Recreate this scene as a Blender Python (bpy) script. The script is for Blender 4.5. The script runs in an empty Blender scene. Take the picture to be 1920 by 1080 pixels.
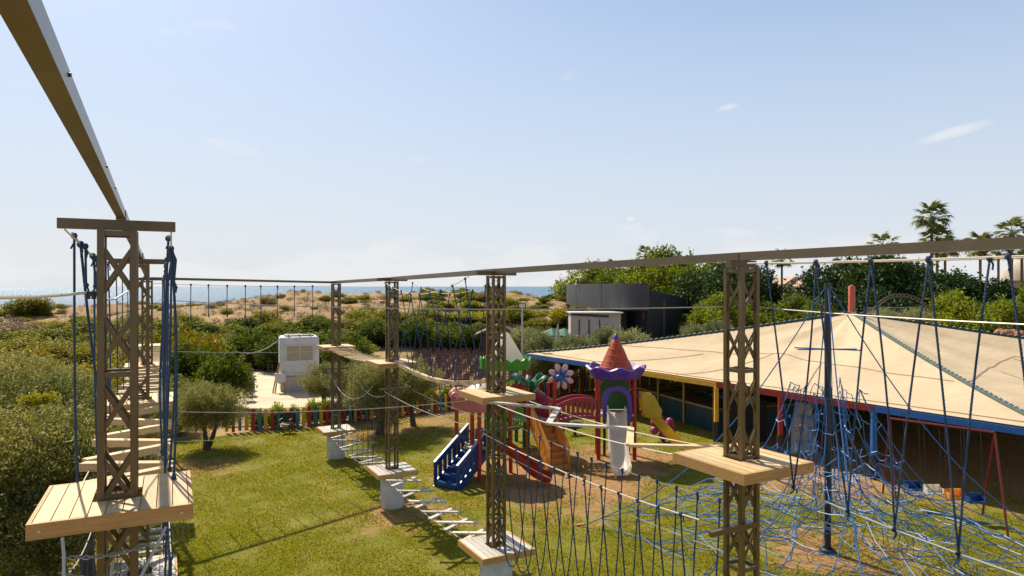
import bpy, math, random
import numpy as np
from mathutils import Vector, Matrix, noise
R = math.radians
random.seed(7)
sc = bpy.context.scene
col = sc.collection
H = 7.15                      # camera height over the lawn
F = 1280.0                    # focal length in photograph pixels

# ------------------------------------------------------------------ camera, sky, sun
cam = bpy.data.cameras.new('camera'); cam.lens = 24; cam.sensor_width = 36
cam.shift_y = -3/1920; cam.clip_start = .05; cam.clip_end = 60000
co = bpy.data.objects.new('camera', cam); col.objects.link(co)
co.location = (0, 0, H); co.rotation_euler = (R(90), 0, 0); sc.camera = co

SUN = Vector((-.54, .74, 1.0)).normalized()
el = math.asin(SUN.z); az = math.atan2(SUN.x, SUN.y)      # clockwise from +Y
w = bpy.data.worlds.new('World'); sc.world = w; w.use_nodes = True
nt = w.node_tree; nt.nodes.clear(); N = nt.nodes.new; L = nt.links.new
out = N('ShaderNodeOutputWorld'); bg = N('ShaderNodeBackground')
sky = N('ShaderNodeTexSky'); sky.sky_type = 'NISHITA'; sky.sun_disc = False
sky.sun_elevation = el; sky.sun_rotation = az; sky.altitude = 0
sky.air_density = 1.0; sky.dust_density = 1.6; sky.ozone_density = 1.5
bg.inputs['Strength'].default_value = .086
tc = N('ShaderNodeTexCoord'); sep = N('ShaderNodeSeparateXYZ'); L(tc.outputs['Generated'], sep.inputs[0])
def wm(op, a, b=None, c=None):
    n = N('ShaderNodeMath'); n.operation = op
    for i, x in enumerate((a, b, c)):
        if x is None: continue
        if isinstance(x, (int, float)): n.inputs[i].default_value = x
        else: L(x, n.inputs[i])
    return n.outputs[0]
# a low bank of thin cumulus over the sea and faint streaks, all round the horizon
mp = N('ShaderNodeMapping'); mp.inputs['Scale'].default_value = (2.6, 2.6, 9); L(tc.outputs['Generated'], mp.inputs[0])
nz = N('ShaderNodeTexNoise'); nz.inputs['Scale'].default_value = 2.6; nz.inputs['Detail'].default_value = 8; nz.inputs['Roughness'].default_value = .58
L(mp.outputs[0], nz.inputs['Vector'])
band = N('ShaderNodeMapRange'); L(sep.outputs[2], band.inputs[0])
band.inputs[1].default_value = .02; band.inputs[2].default_value = .12; band.inputs[3].default_value = .14; band.inputs[4].default_value = -.12
cl = wm('ADD', nz.outputs[0], band.outputs[0])
cr = N('ShaderNodeMapRange'); L(cl, cr.inputs[0]); cr.inputs[1].default_value = .54; cr.inputs[2].default_value = .66; cr.inputs[3].default_value = 0; cr.inputs[4].default_value = .45
def wisp(d, rx, rz, tilt):
    """a small stray cloud in direction d"""
    d = Vector(d).normalized(); rt = d.cross(Vector((0,0,1))).normalized(); up = rt.cross(d)
    a = (rt*math.cos(tilt)+up*math.sin(tilt)); b = (up*math.cos(tilt)-rt*math.sin(tilt))
    dd = []
    for ax, r in ((a, rx), (b, rz)):
        n = N('ShaderNodeVectorMath'); n.operation = 'DOT_PRODUCT'; L(tc.outputs['Generated'], n.inputs[0]); n.inputs[1].default_value = ax
        dd.append(wm('POWER', wm('ABSOLUTE', wm('DIVIDE', n.outputs['Value'], r)), 2.0))
    fr = N('ShaderNodeVectorMath'); fr.operation = 'DOT_PRODUCT'; L(tc.outputs['Generated'], fr.inputs[0]); fr.inputs[1].default_value = d
    s = wm('SUBTRACT', 1.0, wm('ADD', dd[0], dd[1]))
    s = wm('ADD', s, wm('MULTIPLY', wm('SUBTRACT', nz2.outputs[0], .5), 2.2))
    s = wm('MULTIPLY', wm('MAXIMUM', s, 0.0), wm('GREATER_THAN', fr.outputs['Value'], 0.0))
    return wm('MINIMUM', wm('MULTIPLY', s, .55), .6)
nz2 = N('ShaderNodeTexNoise'); nz2.inputs['Scale'].default_value = 16; nz2.inputs['Detail'].default_value = 7
mp2 = N('ShaderNodeMapping'); mp2.inputs['Scale'].default_value = (1, 1, 3); L(tc.outputs['Generated'], mp2.inputs[0]); L(mp2.outputs[0], nz2.inputs['Vector'])
def pd(px, py): return ((px-960)/F, 1, (537-py)/F)
wsum = wm('ADD', wisp(pd(1785, 249), .05, .007, .22), wisp(pd(1362, 202), .018, .005, .2))
wsum = wm('ADD', wsum, wisp(pd(1183, 411), .008, .004, 0))
fac = wm('MINIMUM', wm('ADD', wsum, cr.outputs[0]), .8)
hz = N('ShaderNodeMapRange'); L(sep.outputs[2], hz.inputs[0]); hz.inputs[1].default_value = 0.0; hz.inputs[2].default_value = .80
hz.inputs[3].default_value = .92; hz.inputs[4].default_value = .0; hz.interpolation_type = 'SMOOTHSTEP'
mh = N('ShaderNodeMix'); mh.data_type = 'RGBA'; L(hz.outputs[0], mh.inputs['Factor']); L(sky.outputs[0], mh.inputs['A']); hb = N('ShaderNodeMix'); hb.data_type = 'RGBA'; hb.inputs['A'].default_value = (4.7, 6.35, 8.8, 1); hb.inputs['B'].default_value = (6.9, 7.15, 7.4, 1)
hf = N('ShaderNodeMapRange'); L(sep.outputs[2], hf.inputs[0]); hf.inputs[1].default_value = 0.0; hf.inputs[2].default_value = .40; hf.inputs[3].default_value = 1; hf.inputs[4].default_value = 0
L(hf.outputs[0], hb.inputs['Factor']); L(hb.outputs['Result'], mh.inputs['B'])
mx = N('ShaderNodeMix'); mx.data_type = 'RGBA'; L(fac, mx.inputs['Factor']); L(mh.outputs['Result'], mx.inputs['A']); mx.inputs['B'].default_value = (7.9, 7.9, 7.95, 1)
L(mx.outputs['Result'], bg.inputs['Color']); L(bg.outputs[0], out.inputs[0])

sl = bpy.data.lights.new('sun', 'SUN'); sl.energy = 5.0; sl.angle = R(.53); sl.color = (1, .89, .71)
so = bpy.data.objects.new('sun', sl); col.objects.link(so)
so.rotation_euler = SUN.to_track_quat('Z', 'Y').to_euler()
sc.view_settings.view_transform = 'Standard'; sc.view_settings.look = 'None'
sc.view_settings.exposure = 0.40; sc.view_settings.gamma = 1; sc.view_settings.use_curve_mapping = False
sc.render.engine = 'CYCLES'

# ------------------------------------------------------------------ helpers
def at(px, py, Y): return Vector(((px-960)/F*Y, Y, H-(py-537)/F*Y))
def gp(px, py, z=0.0):
    Y = F*(H-z)/(py-537); return Vector(((px-960)/F*Y, Y, z))
def V(*a): return Vector(a)

def setp(o, label=None, cat=None, group=None, kind=None):
    if label: o['label'] = label
    if cat: o['category'] = cat
    if group: o['group'] = group
    if kind: o['kind'] = kind
    return o
def thing(name, label, cat, loc=(0,0,0), rz=0, group=None):
    o = bpy.data.objects.new(name, None); col.objects.link(o); o.empty_display_size = .2
    o.location = loc; o.rotation_euler = (0,0,rz); return setp(o, label, cat, group)
def wloc(o):
    p = Vector((0,0,0))
    while o is not None: p = p+o.location; o = o.parent
    return p

class MB:
    def __init__(s): s.v = []; s.f = []
    def add(s, vs, fs):
        n = len(s.v); s.v += [tuple(x) for x in vs]; s.f += [tuple(i+n for i in f) for f in fs]; return s
    def box(s, c, sz, M=None):
        x, y, z = sz[0]/2, sz[1]/2, sz[2]/2
        vs = [Vector((i*x, j*y, k*z)) for i in (-1,1) for j in (-1,1) for k in (-1,1)]
        if M is not None: vs = [M @ q for q in vs]
        c = Vector(c)
        return s.add([c+q for q in vs], [(0,1,3,2),(4,6,7,5),(0,4,5,1),(2,3,7,6),(0,2,6,4),(1,5,7,3)])
    def beam(s, p, q, w_, h_, up=(0,0,1)):
        p, q, up = Vector(p), Vector(q), Vector(up); d = (q-p); ln = d.length; d.normalize()
        x = d.cross(up)
        if x.length < 1e-4: x = d.cross(Vector((1,0,0)))
        x.normalize(); z = x.cross(d).normalized()
        return s.box((p+q)/2, (w_, ln, h_), Matrix((x, d, z)).transposed())
    def tube(s, pts, r, n=6, cap=True, twist=0, lobe=0):
        pts = [Vector(p) for p in pts]; m = len(pts); rs = r if isinstance(r, (list, tuple)) else [r]*m
        vs = []; T0 = None; prev = None; dist = 0
        for i, p in enumerate(pts):
            t = (pts[min(i+1, m-1)]-pts[max(i-1, 0)])
            if t.length < 1e-9: t = Vector((0,0,1))
            t.normalize()
            if prev is None:
                a = Vector((0,0,1)) if abs(t.z) < .9 else Vector((1,0,0))
                x = t.cross(a).normalized()
            else:
                x = (prev - t*prev.dot(t)).normalized(); dist += (p-pts[i-1]).length
            prev = x; y = t.cross(x)
            ph = twist*dist
            for k in range(n):
                a = 2*math.pi*k/n+ph; rr = rs[i]*(1-lobe*(k % 2))
                vs.append(p+x*math.cos(a)*rr+y*math.sin(a)*rr)
        fs = [(i*n+k, i*n+(k+1)%n, (i+1)*n+(k+1)%n, (i+1)*n+k) for i in range(m-1) for k in range(n)]
        if cap: fs += [tuple(range(n-1,-1,-1)), tuple(range((m-1)*n, m*n))]
        return s.add(vs, fs)
    def lathe(s, prof, n, c=(0,0,0), fn=None, cap=False):
        c = Vector(c); vs = []
        for j, (r, z) in enumerate(prof):
            for k in range(n):
                a = 2*math.pi*k/n
                rr, zz = (r, z) if fn is None else fn(r, z, a, j)
                vs.append(c+Vector((rr*math.cos(a), rr*math.sin(a), zz)))
        m = len(prof)
        fs = [(i*n+k, i*n+(k+1)%n, (i+1)*n+(k+1)%n, (i+1)*n+k) for i in range(m-1) for k in range(n)]
        if cap: fs += [tuple(range(n-1,-1,-1)), tuple(range((m-1)*n, m*n))]
        return s.add(vs, fs)
    def prism(s, poly, o, ux, uy, d):
        """outline poly in plane (ux,uy) at o, thickened by vector d"""
        o, ux, uy, d = Vector(o), Vector(ux), Vector(uy), Vector(d); n = len(poly)
        vs = [o+ux*a+uy*b-d/2 for a, b in poly]+[o+ux*a+uy*b+d/2 for a, b in poly]
        fs = [tuple(range(n-1,-1,-1)), tuple(range(n, 2*n))]+[(i, (i+1)%n, n+(i+1)%n, n+i) for i in range(n)]
        return s.add(vs, fs)
    def sphere(s, c, r, n=10, m=7, sc=(1,1,1)):
        c = Vector(c); vs = []
        for j in range(m+1):
            b = math.pi*j/m
            for k in range(n):
                a = 2*math.pi*k/n
                vs.append(c+Vector((r*sc[0]*math.sin(b)*math.cos(a), r*sc[1]*math.sin(b)*math.sin(a), r*sc[2]*math.cos(b))))
        return s.add(vs, [(j*n+k, j*n+(k+1)%n, (j+1)*n+(k+1)%n, (j+1)*n+k) for j in range(m) for k in range(n)])
    def mesh(s, name, mat, smooth=False, off=None):
        me = bpy.data.meshes.new(name)
        vs = s.v if off is None else [(a-off[0], b-off[1], c-off[2]) for a, b, c in s.v]
        me.from_pydata(vs, [], s.f); me.materials.append(mat)
        if smooth:
            me.polygons.foreach_set('use_smooth', [True]*len(me.polygons))
            try: me.set_sharp_from_angle(angle=R(38))
            except Exception: pass
        me.update(); return me
    def build(s, name, mat, parent=None, smooth=False, local=False, loc=None):
        if parent is not None:
            off = None if local else wloc(parent)
        else: off = Vector(loc) if loc is not None else None
        o = bpy.data.objects.new(name, s.mesh(name, mat, smooth, off)); col.objects.link(o)
        if parent is not None: o.parent = parent
        elif loc is not None: o.location = loc
        return o
def inst(name, me, parent=None, loc=(0,0,0), rot=(0,0,0), scale=(1,1,1)):
    o = bpy.data.objects.new(name, me); col.objects.link(o)
    if parent is not None: o.parent = parent
    o.location = loc; o.rotation_euler = rot; o.scale = scale; return o
def lerp(a, b, t): return a+(b-a)*t

# ------------------------------------------------------------------ materials
def mat(name, c, rough=.6, c2=None, scale=6, metal=0, bump=0, bscale=None, stretch=(1,1,1), coord='Object', spec=.5, c3=None, detail=4):
    m = bpy.data.materials.new(name); m.use_nodes = True; t = m.node_tree; b = t.nodes['Principled BSDF']
    b.inputs['Roughness'].default_value = rough; b.inputs['Metallic'].default_value = metal
    b.inputs['Specular IOR Level'].default_value = spec
    b.inputs['Base Color'].default_value = (*c, 1)
    if c2 is not None or bump:
        tcn = t.nodes.new('ShaderNodeTexCoord'); mpn = t.nodes.new('ShaderNodeMapping'); mpn.inputs['Scale'].default_value = stretch
        t.links.new(tcn.outputs[coord], mpn.inputs[0])
    if c2 is not None:
        n = t.nodes.new('ShaderNodeTexNoise'); n.inputs['Scale'].default_value = scale; n.inputs['Detail'].default_value = detail; n.inputs['Roughness'].default_value = .6
        t.links.new(mpn.outputs[0], n.inputs['Vector'])
        r = t.nodes.new('ShaderNodeValToRGB'); r.color_ramp.elements[0].color = (*c, 1); r.color_ramp.elements[1].color = (*c2, 1)
        r.color_ramp.elements[0].position = .35; r.color_ramp.elements[1].position = .65
        if c3 is not None: e = r.color_ramp.elements.new(.74); e.color = (*c3, 1)
        t.links.new(n.outputs[0], r.inputs[0]); t.links.new(r.outputs[0], b.inputs['Base Color'])
    if bump:
        n2 = t.nodes.new('ShaderNodeTexNoise'); n2.inputs['Scale'].default_value = bscale or scale*4; n2.inputs['Detail'].default_value = 5
        t.links.new(mpn.outputs[0], n2.inputs['Vector'])
        bp = t.nodes.new('ShaderNodeBump'); bp.inputs['Strength'].default_value = bump; bp.inputs['Distance'].default_value = .02
        t.links.new(n2.outputs[0], bp.inputs['Height']); t.links.new(bp.outputs[0], b.inputs['Normal'])
    return m
def leafmat(name, c1, c2, c3, trans=.35, rough=.5):
    m = bpy.data.materials.new(name); m.use_nodes = True; t = m.node_tree; t.nodes.clear(); n = t.nodes.new; l = t.links.new
    o = n('ShaderNodeOutputMaterial'); g = n('ShaderNodeNewGeometry'); oi = n('ShaderNodeObjectInfo')
    r = n('ShaderNodeValToRGB'); e = r.color_ramp.elements
    e[0].color = (*c1, 1); e[0].position = 0; e[1].color = (*c3, 1); e[1].position = 1; k = e.new(.55); k.color = (*c2, 1)
    l(g.outputs['Random Per Island'], r.inputs[0])
    hs = n('ShaderNodeHueSaturation'); mr = n('ShaderNodeMapRange'); l(oi.outputs['Random'], mr.inputs[0]); mr.inputs[3].default_value = .72; mr.inputs[4].default_value = 1.3
    l(mr.outputs[0], hs.inputs['Value']); l(r.outputs[0], hs.inputs['Color'])
    mr2 = n('ShaderNodeMapRange'); l(oi.outputs['Random'], mr2.inputs[0]); mr2.inputs[3].default_value = .515; mr2.inputs[4].default_value = .482
    l(mr2.outputs[0], hs.inputs['Hue'])
    p = n('ShaderNodeBsdfPrincipled'); p.inputs['Roughness'].default_value = rough; l(hs.outputs[0], p.inputs['Base Color']); p.inputs['Specular IOR Level'].default_value = .22
    tr = n('ShaderNodeBsdfTranslucent'); ht = n('ShaderNodeHueSaturation'); ht.inputs['Saturation'].default_value = 1.15; ht.inputs['Value'].default_value = 1.6; ht.inputs['Hue'].default_value = .49
    l(hs.outputs[0], ht.inputs['Color']); l(ht.outputs[0], tr.inputs['Color'])
    mxn = n('ShaderNodeMixShader'); mxn.inputs[0].default_value = trans; l(p.outputs[0], mxn.inputs[1]); l(tr.outputs[0], mxn.inputs[2]); l(mxn.outputs[0], o.inputs[0])
    return m

M = {}
M['steel'] = mat('olive_steel_paint', (.100,.068,.022), .34, (.13,.090,.034), 3, bump=.05, bscale=60)
M['beam'] = mat('beam_steel_paint', (.12,.092,.048), .32, (.15,.117,.066), 2, bump=.04, bscale=40)
def woodmat(name, a, b, st=(14,1,14)):
    m = mat(name, a, .62, b, 3, bump=.25, bscale=9, stretch=st, detail=7)
    t = m.node_tree; oi = t.nodes.new('ShaderNodeObjectInfo'); hs = t.nodes.new('ShaderNodeHueSaturation'); mr = t.nodes.new('ShaderNodeMapRange')
    t.links.new(oi.outputs['Random'], mr.inputs[0]); mr.inputs[3].default_value = .74; mr.inputs[4].default_value = 1.12; t.links.new(mr.outputs[0], hs.inputs['Value'])
    bs = t.nodes['Principled BSDF']; src = bs.inputs['Base Color'].links[0].from_socket
    t.links.new(src, hs.inputs['Color']); t.links.new(hs.outputs[0], bs.inputs['Base Color']); return m
M['wood'] = woodmat('pale_timber', (.56,.38,.18), (.72,.52,.28))
M['woodx'] = woodmat('timber_edge', (.46,.25,.075), (.58,.34,.12), (1,14,14))
M['woodg'] = woodmat('weathered_timber', (.46,.42,.36), (.60,.56,.50))
M['white'] = mat('white_paint', (.58,.56,.54), .5, (.66,.64,.62), 2, bump=.1)
M['conc'] = mat('column_plaster', (.50,.51,.53), .75, (.66,.67,.69), 3, bump=.25, bscale=25, c3=(.52,.48,.42))
M['rope'] = mat('blue_rope', (.008,.035,.095), .6, (.015,.065,.16), 90, bump=.5, bscale=160)
M['netrope'] = mat('bright_blue_rope', (.018,.105,.30), .45, (.03,.18,.45), 30)
M['cable'] = mat('steel_cable', (.42,.39,.33), .4, metal=.35)
M['cream_rope'] = mat('cream_rope', (.66,.60,.47), .7)
M['chain'] = mat('galvanised_chain', (.33,.32,.30), .4, metal=.6)
M['galv'] = mat('galvanised_pipe', (.40,.41,.40), .45, metal=.4)
M['bolt'] = mat('bolt_steel', (.5,.5,.48), .3, metal=.8)
M['black'] = mat('black_paint', (.02,.02,.024), .4)
M['mast'] = mat('mast_dark_blue', (.015,.022,.04), .35)
M['blue'] = mat('blue_beam_paint', (.015,.10,.34), .4, (.02,.13,.42), 5)
M['swing_red'] = mat('swing_red_paint', (.16,.012,.012), .4)
M['yellow'] = mat('yellow_beam_paint', (.62,.34,.03), .42, (.70,.42,.05), 5, c3=(.5,.3,.06))
M['red'] = mat('red_beam_paint', (.24,.018,.016), .42, (.30,.026,.02), 5)
M['pl_red'] = mat('red_plastic', (.36,.022,.016), .42, (.42,.035,.022), 3)
M['pl_dred'] = mat('crimson_plastic', (.30,.018,.03), .45, (.36,.03,.045), 3)
M['pl_slide'] = mat('slide_red_plastic', (.55,.05,.015), .3, (.60,.075,.02), 2)
M['pl_blue'] = mat('blue_plastic', (.006,.045,.17), .36, (.009,.06,.21), 3)
M['pl_edge'] = mat('pale_blue_edge_plastic', (.16,.26,.42), .4)
M['pl_tan'] = mat('tan_orange_plastic', (.84,.44,.09), .42, (.86,.50,.13), 3)
M['pl_green'] = mat('green_plastic', (.05,.26,.015), .42, (.07,.32,.02), 3)
M['pl_dgreen'] = mat('dark_green_plastic', (.012,.11,.06), .4, (.02,.15,.085), 3)
M['pl_mgreen'] = mat('mid_green_plastic', (.02,.12,.02), .45)
M['pl_pink'] = mat('pink_plastic', (.56,.15,.15), .45, (.62,.22,.20), 3)
M['pl_lpink'] = mat('light_pink_plastic', (.68,.40,.42), .45, (.72,.5,.5), 4)
M['pl_white'] = mat('faded_white_plastic', (.82,.76,.65), .42, (.86,.81,.72), 2)
def translucent(m, k=.3):
    t = m.node_tree; b = t.nodes['Principled BSDF']; o = t.nodes['Material Output']; tr = t.nodes.new('ShaderNodeBsdfTranslucent'); mx = t.nodes.new('ShaderNodeMixShader'); mx.inputs[0].default_value = k
    c = b.inputs['Base Color']
    if c.links: t.links.new(c.links[0].from_socket, tr.inputs[0])
    else: tr.inputs[0].default_value = c.default_value
    t.links.new(b.outputs[0], mx.inputs[1]); t.links.new(tr.outputs[0], mx.inputs[2]); t.links.new(mx.outputs[0], o.inputs[0])
M['pl_purple'] = mat('purple_plastic', (.085,.03,.30), .38, (.11,.045,.35), 3)
M['pl_mag'] = mat('magenta_plastic', (.30,.03,.12), .5)
M['pl_orange'] = mat('orange_plastic', (.62,.11,.015), .45, (.68,.15,.03), 3)
M['pl_roof'] = mat('orange_red_roof_plastic', (.50,.075,.02), .5, (.56,.105,.035), 3)
M['pl_cone'] = mat('seam_plastic', (.60,.16,.05), .5)
M['pl_yellow'] = mat('yellow_plastic', (.68,.47,.03), .4, (.74,.55,.07), 3)
M['pl_dim'] = mat('deck_grey', (.36,.33,.30), .7, (.45,.41,.36), 4)
for k_, v_ in (('pl_white',.5),('pl_slide',.35),('pl_yellow',.4),('pl_tan',.55),('pl_roof',.25),('pl_lpink',.3),('pl_pink',.2)): translucent(M[k_], v_)
M['picket_red'] = mat('picket_red_paint', (.33,.02,.012), .6, (.42,.04,.02), 8)
M['picket_yellow'] = mat('picket_yellow_paint', (.62,.33,.03), .6, (.68,.42,.06), 8)
M['picket_blue'] = mat('picket_teal_paint', (.03,.15,.20), .6, (.05,.21,.27), 8)
M['fabric'] = mat('cream_shade_fabric', (.49,.38,.235), .85, (.56,.44,.285), .35, bump=.55, bscale=1.0)
[setattr(n_.inputs['Distance'], 'default_value', .16) for n_ in M['fabric'].node_tree.nodes if n_.type == 'BUMP']
M['seam'] = mat('dark_seam', (.26,.19,.10), .8)
M['gcord'] = mat('green_border_webbing', (.02,.05,.04), .7, (.04,.08,.07), 3)
M['finial'] = mat('faded_red_finial', (.42,.075,.04), .5, (.5,.11,.06), 4)
M['tarp'] = mat('navy_tarpaulin', (.008,.035,.05), .35, (.012,.055,.075), 2, bump=.4, bscale=3)
M['matt'] = mat('dark_mattress_vinyl', (.02,.022,.032), .33, (.03,.034,.05), 3, bump=.3, bscale=5)
M['mattb'] = mat('blue_mattress_vinyl', (.05,.16,.36), .35)
M['bamboo'] = mat('bamboo_pole', (.34,.19,.05), .5, (.44,.27,.08), 7)
M['bark'] = mat('grey_brown_bark', (.07,.05,.035), .9, (.13,.10,.07), 8, bump=.8, bscale=20)
M['palmbark'] = mat('palm_trunk_bark', (.13,.085,.055), .9, (.20,.14,.09), 6, bump=.8, bscale=10)
M['brown'] = mat('brown_chair_plastic', (.10,.05,.042), .28, (.15,.085,.075), 20)
M['grey'] = mat('grey_metal', (.20,.20,.19), .5)
M['char'] = mat('charcoal_cladding', (.030,.031,.035), .6, (.038,.039,.043), 1.2, bump=.1)
M['charl'] = mat('grey_facade_cladding', (.036,.037,.042), .55, (.048,.050,.056), .8, bump=.1)
M['vblack'] = mat('matt_black_wall', (.010,.010,.012), .75)
M['beige'] = mat('beige_render', (.48,.42,.37), .8, (.54,.47,.42), 1.5)
M['glass'] = mat('window_glass', (.12,.12,.10), .15, spec=.8)
M['blind'] = mat('window_blind', (.38,.30,.18), .7, (.43,.35,.23), 3)
M['tile'] = mat('terracotta_roof_tiles', (.36,.22,.15), .85, (.46,.33,.25), 6)
M['hut'] = mat('brown_hut_wood', (.065,.028,.022), .7, (.09,.04,.03), 4)
M['rock'] = mat('red_stone', (.30,.13,.08), .9, (.40,.20,.13), 5, bump=.6)
M['spring'] = mat('dark_metal', (.03,.03,.03), .4)
M['lamp'] = mat('lamp_glass', (.55,.55,.5), .2)
M['dome'] = mat('thatched_dome', (.36,.30,.25), .9, (.46,.40,.34), 12)
M['pergola'] = mat('weathered_arch_wood', (.16,.12,.09), .8)
# foliage
M['olive'] = leafmat('olive_leaves', (.092,.102,.022), (.175,.180,.046), (.34,.335,.13), .36, .5)
M['olive_light'] = leafmat('light_olive_leaves', (.12,.14,.05), (.19,.21,.085), (.30,.32,.16), .3, .45)
M['thicket'] = leafmat('thicket_leaves', (.065,.078,.012), (.165,.172,.026), (.32,.295,.06), .4, .6)
M['green'] = leafmat('green_leaves', (.034,.058,.008), (.080,.115,.014), (.17,.20,.035), .35, .65)
M['bright'] = leafmat('bright_leaves', (.09,.15,.012), (.16,.23,.018), (.27,.32,.04), .4)
M['yellowg'] = leafmat('yellow_green_leaves', (.13,.15,.012), (.24,.25,.016), (.36,.33,.03), .35)
M['autumn'] = leafmat('autumn_leaves', (.09,.10,.012), (.17,.15,.018), (.24,.16,.025), .4)
M['dark'] = leafmat('dark_leaves', (.014,.030,.008), (.026,.055,.012), (.055,.095,.02), .22)
M['midtree'] = leafmat('mid_green_leaves', (.07,.105,.013), (.14,.18,.022), (.25,.28,.045), .4)
M['dry'] = leafmat('dry_scrub_twigs', (.14,.095,.055), (.21,.15,.09), (.30,.23,.14), .2)
M['palm'] = leafmat('palm_fronds', (.06,.09,.02), (.11,.145,.035), (.24,.25,.09), .25)
M['flower'] = leafmat('pink_blossom', (.35,.03,.08), (.5,.06,.12), (.6,.25,.25), .3)
M['blade'] = leafmat('grass_blades', (.115,.14,.006), (.205,.215,.010), (.36,.31,.028), .4)

M['patio'] = mat('pale_concrete_paving', (.54,.44,.30), .85, (.62,.52,.37), .6, bump=.1)
# wear: faded, scuffed patches over the paint of moulded plastic, steel, concrete and boards
def wear(m, c, amt, scale, lo=.55, hi=.75, rough=None):
    t = m.node_tree; b = t.nodes['Principled BSDF']; inp = b.inputs['Base Color']; n = t.nodes.new
    g = n('ShaderNodeNewGeometry'); q = n('ShaderNodeTexNoise'); q.inputs['Scale'].default_value = scale; q.inputs['Detail'].default_value = 8; q.inputs['Roughness'].default_value = .68
    t.links.new(g.outputs['Position'], q.inputs['Vector']); r = n('ShaderNodeMapRange'); r.inputs[1].default_value = lo; r.inputs[2].default_value = hi; r.inputs[4].default_value = amt; t.links.new(q.outputs[0], r.inputs[0])
    x = n('ShaderNodeMix'); x.data_type = 'RGBA'; x.inputs['B'].default_value = (*c, 1); t.links.new(r.outputs[0], x.inputs['Factor'])
    if inp.links: t.links.new(inp.links[0].from_socket, x.inputs['A'])
    else: x.inputs['A'].default_value = inp.default_value
    t.links.new(x.outputs['Result'], inp)
for k_, c_, a_, s_ in (('pl_red',(.45,.12,.09),.6,2.5),('pl_dred',(.45,.14,.14),.6,2.5),('pl_blue',(.06,.12,.28),.55,3),('pl_purple',(.22,.15,.45),.5,3),('pl_green',(.18,.36,.10),.5,3),('pl_roof',(.60,.22,.12),.6,2.5),
    ('pl_white',(.55,.48,.38),.4,3),('pl_yellow',(.55,.45,.14),.6,3),('pl_tan',(.62,.40,.18),.3,3),('pl_slide',(.60,.20,.12),.5,3),('pl_pink',(.45,.25,.22),.5,3),('fabric',(.44,.34,.21),.5,.45),
    ('steel',(.10,.055,.025),.5,5),('beam',(.20,.16,.11),.5,3),('conc',(.30,.27,.22),.6,2.2),('wood',(.36,.24,.12),.6,7),('woodx',(.30,.16,.06),.6,6),('woodg',(.30,.25,.19),.7,8),('white',(.42,.38,.32),.55,2),
    ('blue',(.10,.16,.30),.6,3),('yellow',(.42,.27,.08),.7,4),('charl',(.06,.058,.056),.4,.8),('beige',(.36,.31,.26),.5,.7),('patio',(.42,.34,.23),.6,.5),('picket_red',(.22,.07,.05),.7,6),('picket_yellow',(.42,.28,.10),.7,6),('picket_blue',(.10,.16,.17),.7,6)): wear(M[k_], c_, a_, s_)

# ground materials
def groundmat():
    m = bpy.data.materials.new('lawn_turf'); m.use_nodes = True; t = m.node_tree; b = t.nodes['Principled BSDF']; n = t.nodes.new; l = t.links.new
    g = n('ShaderNodeNewGeometry'); b.inputs['Roughness'].default_value = .95; b.inputs['Specular IOR Level'].default_value = .15
    def nz(s, d=6, r=.6):
        q = n('ShaderNodeTexNoise'); q.inputs['Scale'].default_value = s; q.inputs['Detail'].default_value = d; q.inputs['Roughness'].default_value = r; l(g.outputs['Position'], q.inputs['Vector']); return q.outputs[0]
    def ramp(x, a, bb):
        q = n('ShaderNodeMapRange'); l(x, q.inputs[0]); q.inputs[1].default_value = a; q.inputs[2].default_value = bb; q.clamp = True; return q.outputs[0]
    def mix(f, a, bb):
        q = n('ShaderNodeMix'); q.data_type = 'RGBA'; l(f, q.inputs['Factor'])
        for k, x in (('A', a), ('B', bb)):
            if isinstance(x, tuple): q.inputs[k].default_value = (*x, 1)
            else: l(x, q.inputs[k])
        return q.outputs['Result']
    gr = mix(ramp(nz(22, 4), .35, .65), (.10,.115,.007), (.20,.195,.014))
    gr = mix(ramp(nz(.55, 5), .42, .66), gr, (.24,.21,.045))
    gr = mix(ramp(nz(3.0, 5), .60, .74), gr, (.24,.18,.05))
    dirt = mix(ramp(nz(5, 6), .35, .65), (.27,.145,.06), (.40,.24,.11))
    # worn places: round the play frames, the net's foot, under the canopy and the tree feet
    tot = None
    def mth(op, a, bb):
        q = n('ShaderNodeMath'); q.operation = op
        for i, x in enumerate((a, bb)):
            if isinstance(x, (int, float)): q.inputs[i].default_value = x
            else: l(x, q.inputs[i])
        return q.outputs[0]
    for (x, y, r, k) in WORN:
        d = n('ShaderNodeVectorMath'); d.operation = 'DISTANCE'; l(g.outputs['Position'], d.inputs[0]); d.inputs[1].default_value = (x, y, 0)
        q = n('ShaderNodeMapRange'); l(d.outputs['Value'], q.inputs[0]); q.inputs[1].default_value = r*.3; q.inputs[2].default_value = r; q.inputs[3].default_value = k; q.inputs[4].default_value = 0
        tot = q.outputs[0] if tot is None else mth('MAXIMUM', tot, q.outputs[0])
    f = mth('ADD', mth('MULTIPLY', tot, .42), mth('MULTIPLY', mth('ADD', mth('MULTIPLY', nz(.9, 7, .65), .6), mth('MULTIPLY', nz(4, 5), .4)), 1.0))
    c = mix(ramp(f, .64, .76), gr, dirt)
    l(c, b.inputs['Base Color'])
    bp = n('ShaderNodeBump'); bp.inputs['Strength'].default_value = .9; bp.inputs['Distance'].default_value = .03; l(nz(35, 5), bp.inputs['Height']); l(bp.outputs[0], b.inputs['Normal'])
    return m
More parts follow.
